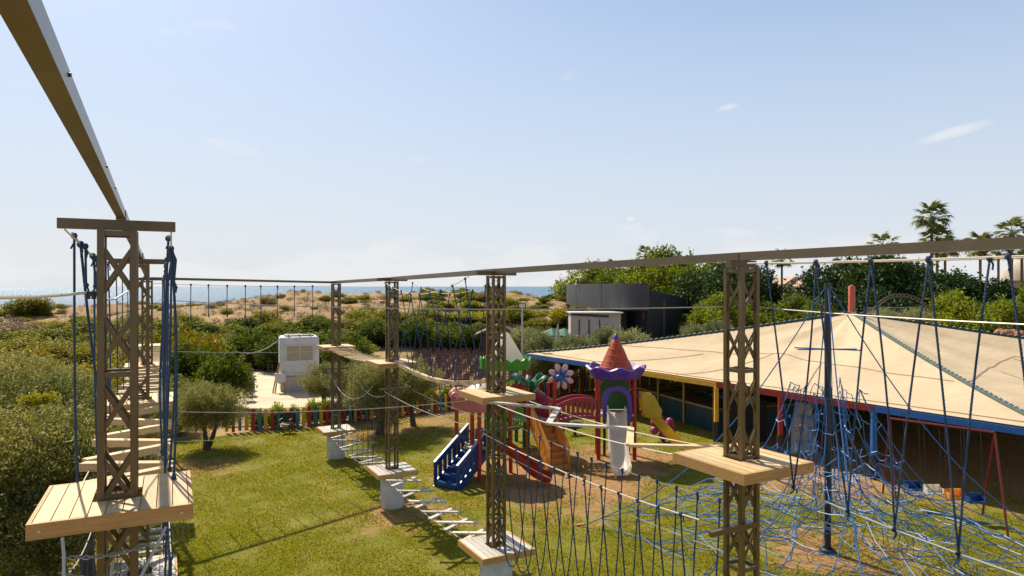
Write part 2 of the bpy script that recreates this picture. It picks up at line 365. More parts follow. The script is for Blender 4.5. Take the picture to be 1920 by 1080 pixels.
WORN = [(0,27,4.5,1), (4.5,28,4,.9), (2,25,5,.85), (1,22,5,.45), (8.5,18.4,4.0,.6), (12,27,6,1.0), (18,30,12,1.0), (-12,27,2.4,.6), (-3.5,21.5,3.2,.55), (9,15,4,.35), (-7.5,33,3,.6),
        (-5.0,37,9,.55), (-14,26.5,3,.8), (-17,14,6,.9)]
M['lawn'] = groundmat()
M['sand'] = mat('dry_dune_sand', (.235,.140,.052), .95, (.36,.235,.100), .35, bump=.8, bscale=2.2, c3=(.19,.15,.065), coord='Object', detail=9)
def seamat():
    m = bpy.data.materials.new('sea_water'); m.use_nodes = True; t = m.node_tree; b = t.nodes['Principled BSDF']; n = t.nodes.new; l = t.links.new
    b.inputs['Base Color'].default_value = (.06,.165,.27,1); b.inputs['Roughness'].default_value = .35; b.inputs['IOR'].default_value = 1.33
    g = n('ShaderNodeNewGeometry')
    mpn = n('ShaderNodeMapping'); mpn.inputs['Scale'].default_value = (1, .35, 1); l(g.outputs['Position'], mpn.inputs[0])
    q = n('ShaderNodeTexNoise'); q.inputs['Scale'].default_value = .35; q.inputs['Detail'].default_value = 10; q.inputs['Roughness'].default_value = .72; l(mpn.outputs[0], q.inputs['Vector'])
    bp = n('ShaderNodeBump'); bp.inputs['Strength'].default_value = 1; bp.inputs['Distance'].default_value = 2.6; l(q.outputs[0], bp.inputs['Height']); l(bp.outputs[0], b.inputs['Normal'])
    return m
M['sea'] = seamat()

# ------------------------------------------------------------------ terrain, lawn, patio, sea
def sm(a, b, x):
    t = min(1, max(0, (x-a)/(b-a))); return t*t*(3-2*t)
def terr(x, y):
    start = 62+ (8 if x > -10 else 0)*sm(-14, -6, x)
    h = 5.25*sm(start, 112, y)
    left = sm(-30, -62, x)                           # lower towards the gap where the sea shows
    h *= 1-.38*left
    h += sm(start, 90, y)*(1.5*noise.noise(Vector((x/17, y/13, 1)))+.6*noise.noise(Vector((x/6, y/5, 4)))+.22*noise.noise(Vector((x/2, y/2, 9))))
    h *= 1-sm(40, 90, x)*.7
    h -= (h+5)*sm(132, 172, y)*(1-sm(60, 120, x))
    return h-.012
xs = sorted(set([-900,-600,-400,-300,-220,-170]+[x*2.2 for x in range(-64, 61)]+[150,170,200,260,330,420,600,900]))
ys = sorted(set([-60,-30,-10,0,10,20,30,40]+[45+i*1.5 for i in range(92)]+[190,210,240,300,400,600,900]))
vs = [(x, y, terr(x, y)) for y in ys for x in xs]; nx = len(xs)
me = bpy.data.meshes.new('ground'); me.from_pydata(vs, [], [(j*nx+i, j*nx+i+1, (j+1)*nx+i+1, (j+1)*nx+i) for j in range(len(ys)-1) for i in range(nx-1)])
me.materials.append(M['sand']); me.polygons.foreach_set('use_smooth', [True]*len(me.polygons))
g = bpy.data.objects.new('ground', me); col.objects.link(g); setp(g, kind='structure')
m_ = MB(); m_.add([(-30000,100,-1.4),(30000,100,-1.4),(30000,45000,-1.4),(-30000,45000,-1.4)], [(0,1,2,3)])
setp(m_.build('sea', M['sea']), kind='structure')
LAWN = [(-15.5,3),(30,3),(46,24),(44,62),(12,55),(4.5,45.5),(-3,38.2),(-11.8,33.6),(-16.5,31.5)]
m_ = MB(); m_.add([(x, y, 0) for x, y in LAWN], [tuple(range(len(LAWN)))]); lawn = setp(m_.build('lawn', M['lawn']), kind='structure')
pt = [gp(*p, .004) for p in [(478,757),(700,752),(720,690),(640,690),(470,692),(455,700)]]
PAT = [(-16.2,39.6),(-7.0,41.5),(-7.5,57),(-21,60),(-21.5,52)]
m_ = MB(); m_.add([(x, y, .006) for x, y in PAT], [tuple(range(len(PAT)))]); setp(m_.build('patio', M['patio']), kind='structure')
m_ = MB()
for k in range(1, 5):
    y = 40+k*3.6; m_.box((-13, y, .009), (15-k*.5, .03, .004))
setp(m_.build('patio_joint', M['seam']), 'dark joints between the pale slabs', kind='structure')

# grass blades on the lawn, thinning with distance
rng = np.random.default_rng(3)
def inpoly(x, y, P):
    c = np.zeros(len(x), bool); j = len(P)-1
    for i in range(len(P)):
        xi, yi = P[i]; xj, yj = P[j]
        c ^= ((yi > y) != (yj > y)) & (x < (xj-xi)*(y-yi)/(yj-yi+1e-12)+xi); j = i
    return c
nb = 620000
d = rng.uniform(0, 1, nb); yy = 11.5*(42/11.5)**d
xx = rng.uniform(-.80, .80, nb)*yy
k = inpoly(xx, yy, LAWN); 
cl = np.sin(xx*1.7+yy*.6)*np.sin(yy*1.3-xx*.4)+.6*np.sin(xx*4.1)*np.sin(yy*3.7)+rng.normal(0, .5, nb)
wd = np.zeros(nb)
for (x, y, r_, kk) in WORN: wd = np.maximum(wd, kk*np.clip(1.1-np.hypot(xx-x, yy-y)/r_, 0, 1))
k &= (cl-2.2*wd > -.75)
xx, yy = xx[k], yy[k]; nb = len(xx)
a = rng.uniform(0, math.tau, nb); s = rng.uniform(.6, 1.35, nb)*(.6+yy/30); hh = .032*s; ww = .010*s
ln = rng.normal(0, .016, (nb, 2))*s[:, None]
P = np.zeros((nb, 3, 3), np.float32)
P[:, 0] = np.c_[xx-np.cos(a)*ww, yy-np.sin(a)*ww, np.zeros(nb)]
P[:, 1] = np.c_[xx+np.cos(a)*ww, yy+np.sin(a)*ww, np.zeros(nb)]
P[:, 2] = np.c_[xx+ln[:, 0], yy+ln[:, 1], hh]
def tri_mesh(name, P, mt, corners):
    n = P.shape[0]; me = bpy.data.meshes.new(name); me.vertices.add(n*corners); me.vertices.foreach_set('co', P.reshape(-1).astype(np.float32))
    me.loops.add(n*corners); me.loops.foreach_set('vertex_index', np.arange(n*corners, dtype=np.int32))
    me.polygons.add(n); me.polygons.foreach_set('loop_start', np.arange(0, n*corners, corners, dtype=np.int32)); me.polygons.foreach_set('loop_total', np.full(n, corners, dtype=np.int32))
    me.materials.append(mt); me.update(calc_edges=True); return me
go = inst('grass', tri_mesh('grass', P, M['blade'], 3)); setp(go, 'short yellow green lawn grass', None, kind='stuff')

# ------------------------------------------------------------------ foliage
def crown(name, mt, n, lobes=40, leaf=.05, aspect=.35, seed=1, shape=(1,1,.8), lr=(.22,.42), up=.0, fill=.55):
    """leaves spread through many overlapping lobes inside a unit crown"""
    r = np.random.default_rng(seed)
    c = r.normal(size=(lobes, 3)); c /= np.linalg.norm(c, axis=1)[:, None]; c *= (r.uniform(.15, 1, (lobes, 1))**.5)*fill
    c *= np.array(shape); rad = r.uniform(lr[0], lr[1], lobes)
    li = r.choice(lobes, n, p=rad**2/np.sum(rad**2)); dd = r.normal(size=(n, 3)); dd /= np.linalg.norm(dd, axis=1)[:, None]
    p = c[li]+dd*(rad[li]*(r.uniform(.5, 1.0, n)+np.abs(r.normal(0,.16,n))))[:, None]*np.array([1, 1, .85])
    # loose shoots that break the outline
    ns = n//6; nk = max(1, ns//9); sl_ = r.choice(lobes, nk, p=rad**2/np.sum(rad**2)); sd_ = r.normal(size=(nk, 3))+np.array([0, 0, .7+up]); sd_ /= np.linalg.norm(sd_, axis=1)[:, None]
    ki = r.integers(0, nk, ns); p[:ns] = c[sl_[ki]]+sd_[ki]*(rad[sl_[ki]]*(.85+r.uniform(0, 1, ns)*r.uniform(.3, .75, nk)[ki]))[:, None]+r.normal(0, leaf*.35, (ns, 3))
    t = dd*.7+r.normal(size=(n, 3))*.7+np.array([0, 0, up]); t /= np.linalg.norm(t, axis=1)[:, None]
    q = np.cross(t, r.normal(size=(n, 3))); q /= np.linalg.norm(q, axis=1)[:, None]
    s = leaf*r.uniform(.6, 1.4, n)[:, None]
    P = np.stack([p-t*s*.5, p+q*s*aspect*.5, p+t*s*.5, p-q*s*aspect*.5], 1)
    return tri_mesh(name, P, mt, 4)
CR = {
 'olive0': crown('olive_crown', M['olive'], 58000, 90, .040, .26, 1, lr=(.10,.25), up=.4, fill=.82),
 'olive1': crown('olive_crown', M['olive'], 58000, 80, .040, .26, 2, lr=(.11,.27), up=.5, fill=.80),
 'olight': crown('olive_crown', M['olive_light'], 24000, 50, .075, .30, 3, lr=(.16,.34), up=.6, fill=.7),
 'thick0': crown('thicket_crown', M['thicket'], 12000, 45, .085, .55, 4, shape=(1,1,.7), fill=.75),
 'thick1': crown('thicket_crown', M['thicket'], 12000, 40, .085, .55, 5, shape=(1,1,.7), fill=.75),
 'green0': crown('green_crown', M['green'], 14000, 40, .085, .55, 6, fill=.7, up=.3),
 'mid0': crown('tree_crown', M['midtree'], 26000, 48, .058, .55, 7, lr=(.14,.30), fill=.86),
 'mid1': crown('tree_crown', M['midtree'], 26000, 44, .058, .55, 8, lr=(.14,.30), fill=.86),
 'dark0': crown('tree_crown', M['dark'], 30000, 48, .060, .55, 9, lr=(.14,.30), fill=.86),
 'dark1': crown('tree_crown', M['dark'], 26000, 60, .060, .55, 19, lr=(.14,.30), fill=.78),
 'bright0': crown('shrub_crown', M['bright'], 9000, 30, .11, .5, 10, fill=.65, up=.8),
 'yel0': crown('dune_shrub', M['yellowg'], 4200, 26, .12, .5, 11, shape=(1,1,.6), up=.5),
 'yel1': crown('dune_shrub', M['yellowg'], 4200, 20, .12, .5, 12, shape=(1,1,.6), up=.5),
 'dry0': crown('dry_shrub', M['dry'], 4200, 24, .12, .18, 13, shape=(1,1,.6), up=.6),
 'aut0': crown('autumn_crown', M['autumn'], 9000, 34, .10, .55, 14, fill=.7),
 'flow0': crown('flower_crown', M['flower'], 1600, 24, .08, .7, 15, fill=.75),
}
def bush(kind, name, label, cat, x, y, r, h=None, z=None, group=None, rz=None):
    h = h if h is not None else r*.8
    z = terr(x, y) if z is None else z
    o = inst(name, CR[kind], None, (x, y, z+h*.42), (0, 0, random.uniform(0, 6.28) if rz is None else rz), (r, r*random.uniform(.9, 1.1), h*.62))
    return setp(o, label, cat, group)
def limbs(mb, base, top, r, seed, nl=6, spread=1.0, trunks=1):
    rd = random.Random(seed)
    for t in range(trunks):
        b0 = Vector(base)+Vector((rd.uniform(-.12,.12), rd.uniform(-.12,.12), -.05))*(1 if trunks > 1 else 0)
        tp = Vector(top)+Vector((rd.uniform(-.5,.5), rd.uniform(-.3,.3), 0))*spread*(1 if trunks > 1 else .3)
        mid = (b0+tp)/2+Vector((rd.uniform(-.15,.15), rd.uniform(-.15,.15), 0))*spread
        mb.tube([b0, lerp(b0, mid, .5)+Vector((.03,0,0)), mid, tp], [r*1.25, r, r*.85, r*.5], 8)
        for i in range(nl):
            s = lerp(mid, tp, rd.uniform(0, 1)); a = rd.uniform(0, 6.28)
            e = s+Vector((math.cos(a)*spread, math.sin(a)*spread, rd.uniform(.3, 1.0)*spread))
            mb.tube([s, lerp(s, e, .5)+Vector((0,0,.1)), e], [r*.5, r*.35, r*.12], 5)
def tree(kind, name, label, x, y, hc, r, h, z=0, tr=.1, group=None, seed=1, trunks=1, cat='tree', rz=0, spread=None):
    """crown centre at height hc, radius r, half height h"""
    t = thing(name, label, cat, (x, y, z), 0, group)
    c = inst('crown', CR[kind], t, (0, 0, hc), (0, 0, rz), (r, r, h))
    m = MB(); limbs(m, (0,0,0), (0,0,hc), tr, seed, 7, spread or r*.5, trunks); m.build('trunk', M['bark'], t, True, local=True)
    return t

# ------------------------------------------------------------------ rope course towers
W = .34; LEG = .06
def lrot(deg): return R(deg)
legcache = {}
def bracemesh():
    a = MB(); a.beam((-.135, 0, 0), (.135, 0, .44), .044, .012, (0,1,0)); a1 = a.mesh('brace', M['steel'])
    a = MB(); a.beam((.135, .014, 0), (-.135, .014, .44), .044, .012, (0,1,0)); a2 = a.mesh('brace', M['steel'])
    a = MB(); a.box((0,0,0), (W-LEG-.004, .035, .05)); a3 = a.mesh('crossbar', M['steel'])
    return a1, a2, a3
BR1, BR2, XB = bracemesh()
PS = 1.32
def platform(t, z, name='platform', grey=False, holes=True, label=None):
    wd, wx = (M['woodg'], M['woodx']) if grey else (M['wood'], M['woodx'])
    h = .14; s = PS/2; m = MB(); e = .035
    m.box((0, -s+e/2, z-h/2), (PS, e, h)); m.box((0, s-e/2, z-h/2), (PS, e, h))
    m.box((-s+e/2, 0, z-h/2), (e, PS-2*e-.004, h)); m.box((s-e/2, 0, z-h/2), (e, PS-2*e-.004, h))
    m.box((0, -.25, z-.09), (PS-2*e-.004, .05, .08)); m.box((0, .25, z-.09), (PS-2*e-.004, .05, .08))
    p = m.build(name, M['woodx'], t, local=True)
    if label: p['label'] = label
    n = 9; inner = PS-2*e-.006; bw = inner/n; hw = W/2+.012
    for i in range(n):
        x = -inner/2+bw*(i+.5); q = MB(); hs = inner/2; zz = z-.012+random.uniform(-.002, .002)
        if abs(x)-bw/2 < hw and holes:
            # the boards round the shaft are cut short
            q.box((x, (-hs-hw)/2, zz), (bw-.009, hs-hw, .026)); q.build('plank', wd, p, local=True); q = MB(); q.box((x, (hs+hw)/2, zz), (bw-.009, hs-hw, .026))
        else: q.box((x, 0, zz), (bw-.009, inner, .026))
        o = q.build('plank', wd, p, local=True)
    for sx in (-1, 1):
        for sy in (-1, 1):
            q = MB(); q.tube([(sx*(s-.10), sy*(s+.012), z-h*.5), (sx*(s-.10), sy*(s-.005), z-h*.5)], .014, 8); q.build('bolt', M['bolt'], p, local=True)
    return p
TW = {}
def tower(key, px, Y, rot, cap, up, low, label, arm=None, caplen=1.02, ulabel=None, armlen=1.0, ash=0):
    """heights given relative to the camera"""
    X = (px-960)/F*Y; zl = H+low; base = zl-.16
    t = thing('rope_tower', label, 'tower', (X, Y, base), R(rot), 'lattice towers of the rope course')
    zt = H+cap-base
    for sx in (-1, 1):
        for sy in (-1, 1):
            q = MB(); q.box((sx*(W-LEG)/2, sy*(W-LEG)/2, (zt-.005)/2), (LEG, LEG, zt-.005)); q.build('leg', M['steel'], t, local=True)
    zu = H+up-base
    zz = []
    z = zt-.62
    while z > .2: zz.append(z); z -= .68
    off = (W-LEG)/2+.005
    for i, z in enumerate(zz):
        for k in range(4):
            a = k*math.pi/2; l = (math.sin(a)*off, -math.cos(a)*off, z)
            inst('brace', BR1, t, l, (0,0,a)); inst('brace', BR2, t, l, (0,0,a))
            if i % 2 == 1: inst('crossbar', XB, t, (l[0], l[1], z-.12), (0,0,a))
    for k in range(4):
        a = k*math.pi/2; l = (math.sin(a)*off, -math.cos(a)*off, zu+.03)
        inst('crossbar', XB, t, l, (0,0,a)); inst('crossbar', XB, t, (l[0], l[1], zt-.04), (0,0,a))
    q = MB(); q.box((0, 0, zt+.05), (caplen, .09, .098)); q.build('cap_beam', M['steel'], t, local=True)
    platform(t, zu, label=ulabel); platform(t, .16, grey=True, label='weathered pale lower platform')
    if arm is not None:
        q = MB(); q.box((ash, -W/2-.035, H+arm-base), (armlen, .06, .07)); q.build('arm', M['steel'], t, local=True)
    m = MB(); m.lathe([(.36,0),(.375,.02),(.375,base-.02),(.36,base)], 32, (X, Y, 0), cap=True)
    if base > .3:
        c = m.build('concrete_column', M['conc'], None, True, loc=None)
        setp(c, 'white round concrete column under '+label.split(' lattice')[0].lower()+' tower', 'column', 'white columns carrying the towers')
        # give it an origin at its base
        for v in c.data.vertices: v.co -= Vector((X, Y, 0))
        c.location = (X, Y, 0)
    r = R(rot); TW[key] = dict(p=Vector((X, Y, 0)), v=Vector((math.cos(r), math.sin(r), 0)), u=Vector((-math.sin(r), math.cos(r), 0)), cap=H+cap, up=H+up, low=H+low, arm=H+(arm or -3.2), t=t)
tower('A', 222, 6.8, 26.5, .56, -2.07, -5.67, 'nearest lattice tower, at the left, with a wide new timber platform', -3.0)
tower('B', 262, 13.4, 27, .44, -2.2, -5.60, 'second lattice tower back in the left row, behind the nearest one', -3.1)
tower('C', 276, 23, 27, .20, -2.62, -5.6, 'corner lattice tower at the far end of the left row', -3.5)
tower('D', 630, 28.5, 28, .12, -2.47, -5.92, 'far corner lattice tower beside the white kiosk', -3.4, caplen=.36)
tower('E', 735, 22.2, 28.4, .17, -2.43, -5.91, 'lattice tower standing before the round olive trees', -3.3)
tower('F', 930, 15.6, 28.4, .25, -2.41, -5.89, 'lattice tower in front of the blue play stairs', -3.24)
tower('G', 1390, 9.5, 28.4, .26, -2.376, -5.95, 'large lattice tower in front of the cream canopy', -3.25, caplen=.5, armlen=.85, ash=-.36)
NXT = dict(TW['G']); NXT['p'] = TW['G']['p']-TW['G']['u']*7.2; NXT['cap'] = H+.30; NXT['low'] = H-6.0; NXT['up'] = H-2.4; TW['N'] = NXT

# overhead beams
def obeam(name, label, a, b, w_=.12, h_=.12, mt='beam', ext=0):
    a, b = Vector(a), Vector(b); d = (b-a).normalized(); 
    m = MB(); m.beam(a-d*ext, b+d*ext, w_, h_); o = m.build(name, M[mt], None, loc=(a+b)/2); setp(o, label, 'beam', 'steel beams over the towers'); return o
def T(k, z): p = TW[k]['p']; return Vector((p.x, p.y, H+z))
dA = (TW['A']['p']-TW['B']['p']).normalized()
obeam('overhead_beam', 'steel beam overhead at the top left, running up from the nearest tower', V(-.349-.522*.15, .15, H+.728), V(-.349-.522*6.82, 6.82, H+.728), .075, .086)
obeam('overhead_beam', 'steel beam from the nearest left tower back to the second', V(-.349-.522*6.85, 6.85, H+.722), T('B', .60)-dA*.0, .09, .09)
obeam('overhead_beam', 'steel beam from the second left tower to the far left corner', T('B', .60)-dA*.01, T('C', .36))
obeam('overhead_beam', 'thin distant beam across the back above the dunes', T('C', .27)+V(.1,.05,0), T('D', .165)+V(-.03,-.01,0), .1, .085)
obeam('overhead_beam', 'overhead beam between the far corner tower and the next', T('D', .18)+V(.03,-.03,0), T('E', .245), .11, .11)
obeam('overhead_beam', 'overhead beam above the curved timber walkway', T('E', .245)+V(.01,-.02,0), T('F', .345), .12, .12)
obeam('overhead_beam', 'overhead beam crossing above the play tower with the red cone', T('F', .345)+V(.01,-.02,0), T('G', .415), .12, .115)
obeam('overhead_beam', 'overhead beam running off to the right above the blue ropes', T('G', .415)+V(.01,-.02,0), Vector((NXT['p'].x, NXT['p'].y, H+.41)), .12, .115)

for z_ in (1.25, 2.40, 4.24, 5.15):
    q = V(-.31-.522*z_, z_, H+.745); m = MB(); m.tube([q-V(.01,0,0), q+V(.010,.004,0)], .008, 8); m.build('bolt', M['black'], bpy.data.objects['overhead_beam'])
def sagline(a, b, sag, n=14):
    a, b = Vector(a), Vector(b); return [lerp(a, b, i/n)+Vector((0,0,-4*sag*(i/n)*(1-i/n))) for i in range(n+1)]
def sagpt(a, b, sag, t): return lerp(Vector(a), Vector(b), t)+Vector((0,0,-4*sag*t*(1-t)))
def knot(mb, p, r=.032):
    mb.sphere(p, r, 7, 5, (1,1,1.1)); 
    q = Vector(p)+Vector((random.uniform(-.04,.04), random.uniform(-.04,.04), -random.uniform(.07,.14))); mb.tube([p, lerp(Vector(p), q, .5)+Vector((.02,0,0)), q], .010, 5)
def rope(t, p, q, r=.011, near=False, sag=0, wob=.01, name='rope', mt='rope'):
    p, q = Vector(p), Vector(q); m = MB(); ln = (q-p).length
    n = max(4, int(ln/(.014 if near else .35)))
    w1 = Vector((random.uniform(-1,1), random.uniform(-1,1), 0))*wob*2
    pts = [lerp(p, q, i/n)+Vector((0,0,-4*sag*(i/n)*(1-i/n)))+w1*math.sin(math.pi*i/n)+(Vector((math.sin(i*.9),math.cos(i*.7),0))*.002 if not near else Vector((0,0,0))) for i in range(n+1)]
    if near: m.tube(pts, r*1.1, 6, True, twist=95, lobe=.38)
    else: m.tube(pts, r, 5)
    knot(m, p, r*2.6); knot(m, q, r*2.2)
    return m.build(name, M[mt], t, near)
def cable(t, pts, r=.008, mt='cable', name='cable', n=6):
    m = MB(); m.tube(pts, r, n); return m.build(name, M[mt], t, True)
def span(a, b, inset=.62):
    A_, B_ = TW[a], TW[b]; d = (B_['p']-A_['p']).normalized(); P0 = A_['p']+d*inset; P1 = B_['p']-d*inset; s = d.cross(Vector((0,0,1))).normalized()
    return P0, P1, d, s      # s points to the right of travel
def Z(p, z): return Vector((p.x, p.y, z))
def brd(a, b, w_, h_, t, mt, name='plank'):
    m = MB(); m.beam(a, b, w_, h_); return m.build(name, M[mt], t)

# upper D -> E : slat bridge
def slats(a, b, zk, n, label, mt='wood', sag=.12, ln=.95, w_=.10, ropes=False, arm=None, t0=0, t1=1):
    P0, P1, d, s = span(a, b); z0, z1 = TW[a][zk]-.10, TW[b][zk]-.10
    t = thing('slat_bridge', label, 'bridge', Z(P0, 0), 0)
    for sd in (-1, 1):
        cable(t, sagline(Z(P0, z0)+s*sd*.4, Z(P1, z1)+s*sd*.4, sag), .009)
    for i in range(n):
        k = t0+(t1-t0)*(i+.5)/n; c = sagpt(Z(P0, z0), Z(P1, z1), sag, k)+Vector((0,0,.03))
        yw = random.uniform(-.05,.05)
        brd(c-s*ln/2-d*yw, c+s*ln/2+d*yw, w_, .045, t, mt)
    if ropes:
        for sd in (-1, 1):
            ca, cb = Z(P0, TW[a][arm])+s*sd*.48, Z(P1, TW[b][arm])+s*sd*.48
            cable(t, sagline(ca, cb, .35), .008)
            for i in range(0, n, 1 if n < 12 else 2):
                k = t0+(t1-t0)*(i+.5)/n; rope(t, sagpt(ca, cb, .35, k), sagpt(Z(P0, z0), Z(P1, z1), sag, k)+s*sd*.42, .010)
    return t
slats('D', 'E', 'up', 15, 'bridge of loose timber slats between the two farthest towers', sag=.12)
# C and beyond: slat bridge to a timber landing
TW['X'] = dict(TW['C']); TW['X']['p'] = TW['C']['p']+TW['C']['u']*7.0; TW['X']['up'] = TW['C']['up']+.12
slats('C', 'X', 'up', 14, 'slat bridge leading on behind the far left corner tower', sag=.1)
px_ = TW['X']['p']; t = thing('timber_landing', 'timber landing on four posts behind the far left corner tower', 'platform', Z(px_, 0), R(27))
m = MB(); m.box((0,0,TW['X']['up']-.07), (1.3,1.3,.14)); m.build('deck', M['wood'], t, local=True)
for sx in (-1,1):
    for sy in (-1,1):
        m = MB(); m.box((sx*.5, sy*.5, (TW['X']['up']-.142)/2), (.09,.09,TW['X']['up']-.142)); m.build('post', M['steel'], t, local=True)

# zigzag planks
def zigzag(a, b, zk, n, label, hang=None, hs=1, sag=.1, half=.42, w_=.14, h_=.05, mt='wood', ropemt='cable', near=False, rr=.012, csag=.3, hoff=.45):
    P0, P1, d, s = span(a, b); z0, z1 = TW[a][zk]-.08, TW[b][zk]-.08
    t = thing('plank_bridge', label, 'bridge', Z(P0, 0), 0)
    for sd in (-1, 1): cable(t, sagline(Z(P0, z0-.04)+s*sd*half, Z(P1, z1-.04)+s*sd*half, sag), .009, ropemt)
    for i in range(n):
        k0, k1 = i/n+.02, (i+1)/n-.02; sd = 1 if i % 2 else -1
        p = sagpt(Z(P0, z0), Z(P1, z1), sag, k0)+s*sd*(half+.08); q = sagpt(Z(P0, z0), Z(P1, z1), sag, k1)-s*sd*(half+.08)
        brd(p, q, w_, h_, t, mt)
    if hang:
        for sd in (-1, 1):
            ca, cb = Z(P0, TW[a][hang])+s*sd*hoff, Z(P1, TW[b][hang])+s*sd*hoff
            cable(t, sagline(ca, cb, csag), .010, 'cream_rope' if near else 'cable')
            for i in range(0, n+1, hs):
                k = min(.97, max(.03, i/n)); rope(t, sagpt(ca, cb, csag, k), sagpt(Z(P0, z0), Z(P1, z1), sag, k)+s*sd*(half), rr, near)
    return t
zigzag('A', 'B', 'up', 7, 'zigzag of thick planks behind the nearest left tower', hang='cap', hs=3, near=False, h_=.10, w_=.13, rr=.013, csag=.12)
zigzag('B', 'C', 'up', 9, 'far zigzag plank walk between the second left tower and the corner', hang='cap', hs=3, h_=.08, rr=.012, csag=.12)
zigzag('D', 'E', 'low', 9, 'low zigzag of grey planks hung on blue cords between the two farthest towers', hang='arm', sag=.22, mt='woodg', h_=.06, w_=.10, csag=.75, rr=.009, half=.40)
slats('B', 'C', 'low', 16, 'low walk of weathered slats hung on blue ropes along the left row', 'woodg', .25, .95, .13, True, 'arm')
slats('A', 'B', 'low', 14, 'low ladder of pale slats near the nearest left tower', 'woodg', .25, .9, .12, True, 'arm')

# upper E -> F : curved walking beam hung in V ropes
P0, P1, d, s = span('E', 'F', .45); z0, z1 = TW['E']['up']+.02, TW['F']['up']+.20
t = thing('beam_walkway', 'curved timber balance beam hung in crossed blue ropes', 'bridge', Z(P0, 0))
sg = .28; nseg = 7
for i in range(nseg):
    p = sagpt(Z(P0, z0), Z(P1, z1), sg, i/nseg); q = sagpt(Z(P0, z0), Z(P1, z1), sg, (i+1)/nseg)
    brd(p, q, .14, .10, t, 'wood', 'beam_section')
for sd in (-1, 1):
    ca, cb = Z(P0, TW['E']['cap'])+s*sd*.45, Z(P1, TW['F']['cap'])+s*sd*.45
    cable(t, sagline(ca, cb, .42), .010, 'cream_rope')
    for i in range(9):
        k = .04+i*.115; kk = k+(.05 if i % 2 else -.02)
        rope(t, sagpt(ca, cb, .42, k), sagpt(Z(P0, z0), Z(P1, z1), sg, min(.98, max(.02, kk)))+Vector((0,0,-.04)), .013, wob=.02)
# lower E -> F : X planks
P0, P1, d, s = span('E', 'F'); z0, z1 = TW['E']['low']-.12, TW['F']['low']-.1; sg = .12
t = thing('cross_bridge', 'low bridge of weathered crossed planks over the lawn', 'bridge', Z(P0, 0))
for sd in (-1, 1): cable(t, sagline(Z(P0, z0-.05)+s*sd*.36, Z(P1, z1-.05)+s*sd*.36, sg), .008, 'cream_rope')
for i in range(6):
    k = (i+.5)/6; c = sagpt(Z(P0, z0), Z(P1, z1), sg, k)
    for j, ang in enumerate((.45, -.45)):
        dv = s*math.cos(ang)+d*math.sin(ang)*1.2; dv.normalize()
        brd(c-dv*.55+Vector((0,0,.035*j)), c+dv*.55+Vector((0,0,.035*j)), .11, .034, t, 'woodg')
for sd in (-1, 1):
    cable(t, sagline(Z(P0, TW['E']['arm'])+s*sd*.45, Z(P1, TW['F']['arm'])+s*sd*.45, .1), .009)
# upper F -> G : zigzag of long boards on two lines
P0, P1, d, s = span('F', 'G'); z0, z1 = TW['F']['up']-.13, TW['G']['up']-.08; sg = .10
t = thing('zigzag_walk', 'zigzag of narrow boards on white lines before the play tower', 'bridge', Z(P0, 0))
for sd in (-1, 1): cable(t, sagline(Z(P0, z0)+s*sd*.42, Z(P1, z1)+s*sd*.42, sg), .011, 'cream_rope')
nb_ = 5
for i in range(nb_):
    k0, k1 = i/nb_+.0, (i+1)/nb_-.0; sd = 1 if i % 2 else -1
    p = sagpt(Z(P0, z0), Z(P1, z1), sg, k0)+s*sd*.50*(-1); q = sagpt(Z(P0, z0), Z(P1, z1), sg, k1)+s*sd*.50
    brd(p+V(0,0,.03), q+V(0,0,.03), .12, .04, t, 'woodg' if i < 3 else 'wood')
# lower F -> G : U loops of blue rope on two cables
P0, P1, d, s = span('F', 'G', .3); t = thing('loop_bridge', 'bridge of long blue rope loops hanging from two white cables', 'bridge', Z(P0, 0))
def lowc(sd, k): return sagpt(Z(P0, TW['F']['arm'])+s*sd*.5, Z(P1, TW['G']['arm'])+s*sd*.5, .12, k)
for sd in (-1, 1):
    cable(t, [lowc(sd, i/14) for i in range(15)], .010, 'cream_rope')
cable(t, sagline(Z(P0, TW['F']['arm']-.5), Z(P1, TW['G']['arm']-.55), .1), .007)
for i in range(13):
    k = .05+i*.072; a, b = lowc(-1, k), lowc(1, min(.985, k+.03)); m = MB()
    dp = (a.z-(H-6.05))*.99+random.uniform(-.15,.12)
    pts = []
    for j in range(25):
        q = j/24; e = 1-abs(2*q-1)**2.6; pts.append(lerp(a, b, .5+.5*(2*q-1)*(1 if abs(2*q-1) > .9 else .96))+Vector((0,0,-dp*e))+d*math.sin(q*3.14)*.05)
    m.tube(pts, .0125, 6); knot(m, a, .034); knot(m, b, .034); m.build('rope_loop', M['rope'], t, True)
# G -> off frame: near V ropes with foot cable
P0, P1, d, s = span('G', 'N', .3); t = thing('hanging_ropes', 'row of near dark blue ropes knotted in Vs on two cream lines', 'rope bridge', Z(P0, 0))
def upc(sd, k): return sagpt(Z(P0, H+.31)+s*sd*.20, Z(P1, H+.31)+s*sd*.20, .03, k)
for sd in (-1, 1): cable(t, [upc(sd, i/14) for i in range(15)], .010, 'cream_rope')
def foot(k): return sagpt(Z(P0, H-2.50), Z(P1, H-2.55), .22, k)
cable(t, [foot(i/16) for i in range(17)], .011, 'galv')
def kx(px, fn):                               # where along a line a picture column falls
    lo, hi = 0, 1
    for _ in range(40):
        mid = (lo+hi)/2; q = fn(mid)
        if q.y > .3 and q.x/q.y < (px-960)/F: lo = mid
        else: hi = mid
    return lo
vt = [(1437,1),(1530,-1),(1633,1),(1741,-1),(1741,1),(1856,-1),(1888,1),(2010,-1),(2100,1)]
fp = [1488, 1590, 1677, 1797, 1960]
prs = [((1437,1),1488),((1530,-1),1488),((1530,1),1590),((1633,-1),1590),((1633,1),1677),((1741,-1),1677),((1741,1),1797),((1856,-1),1797),((1890,1),1960)]
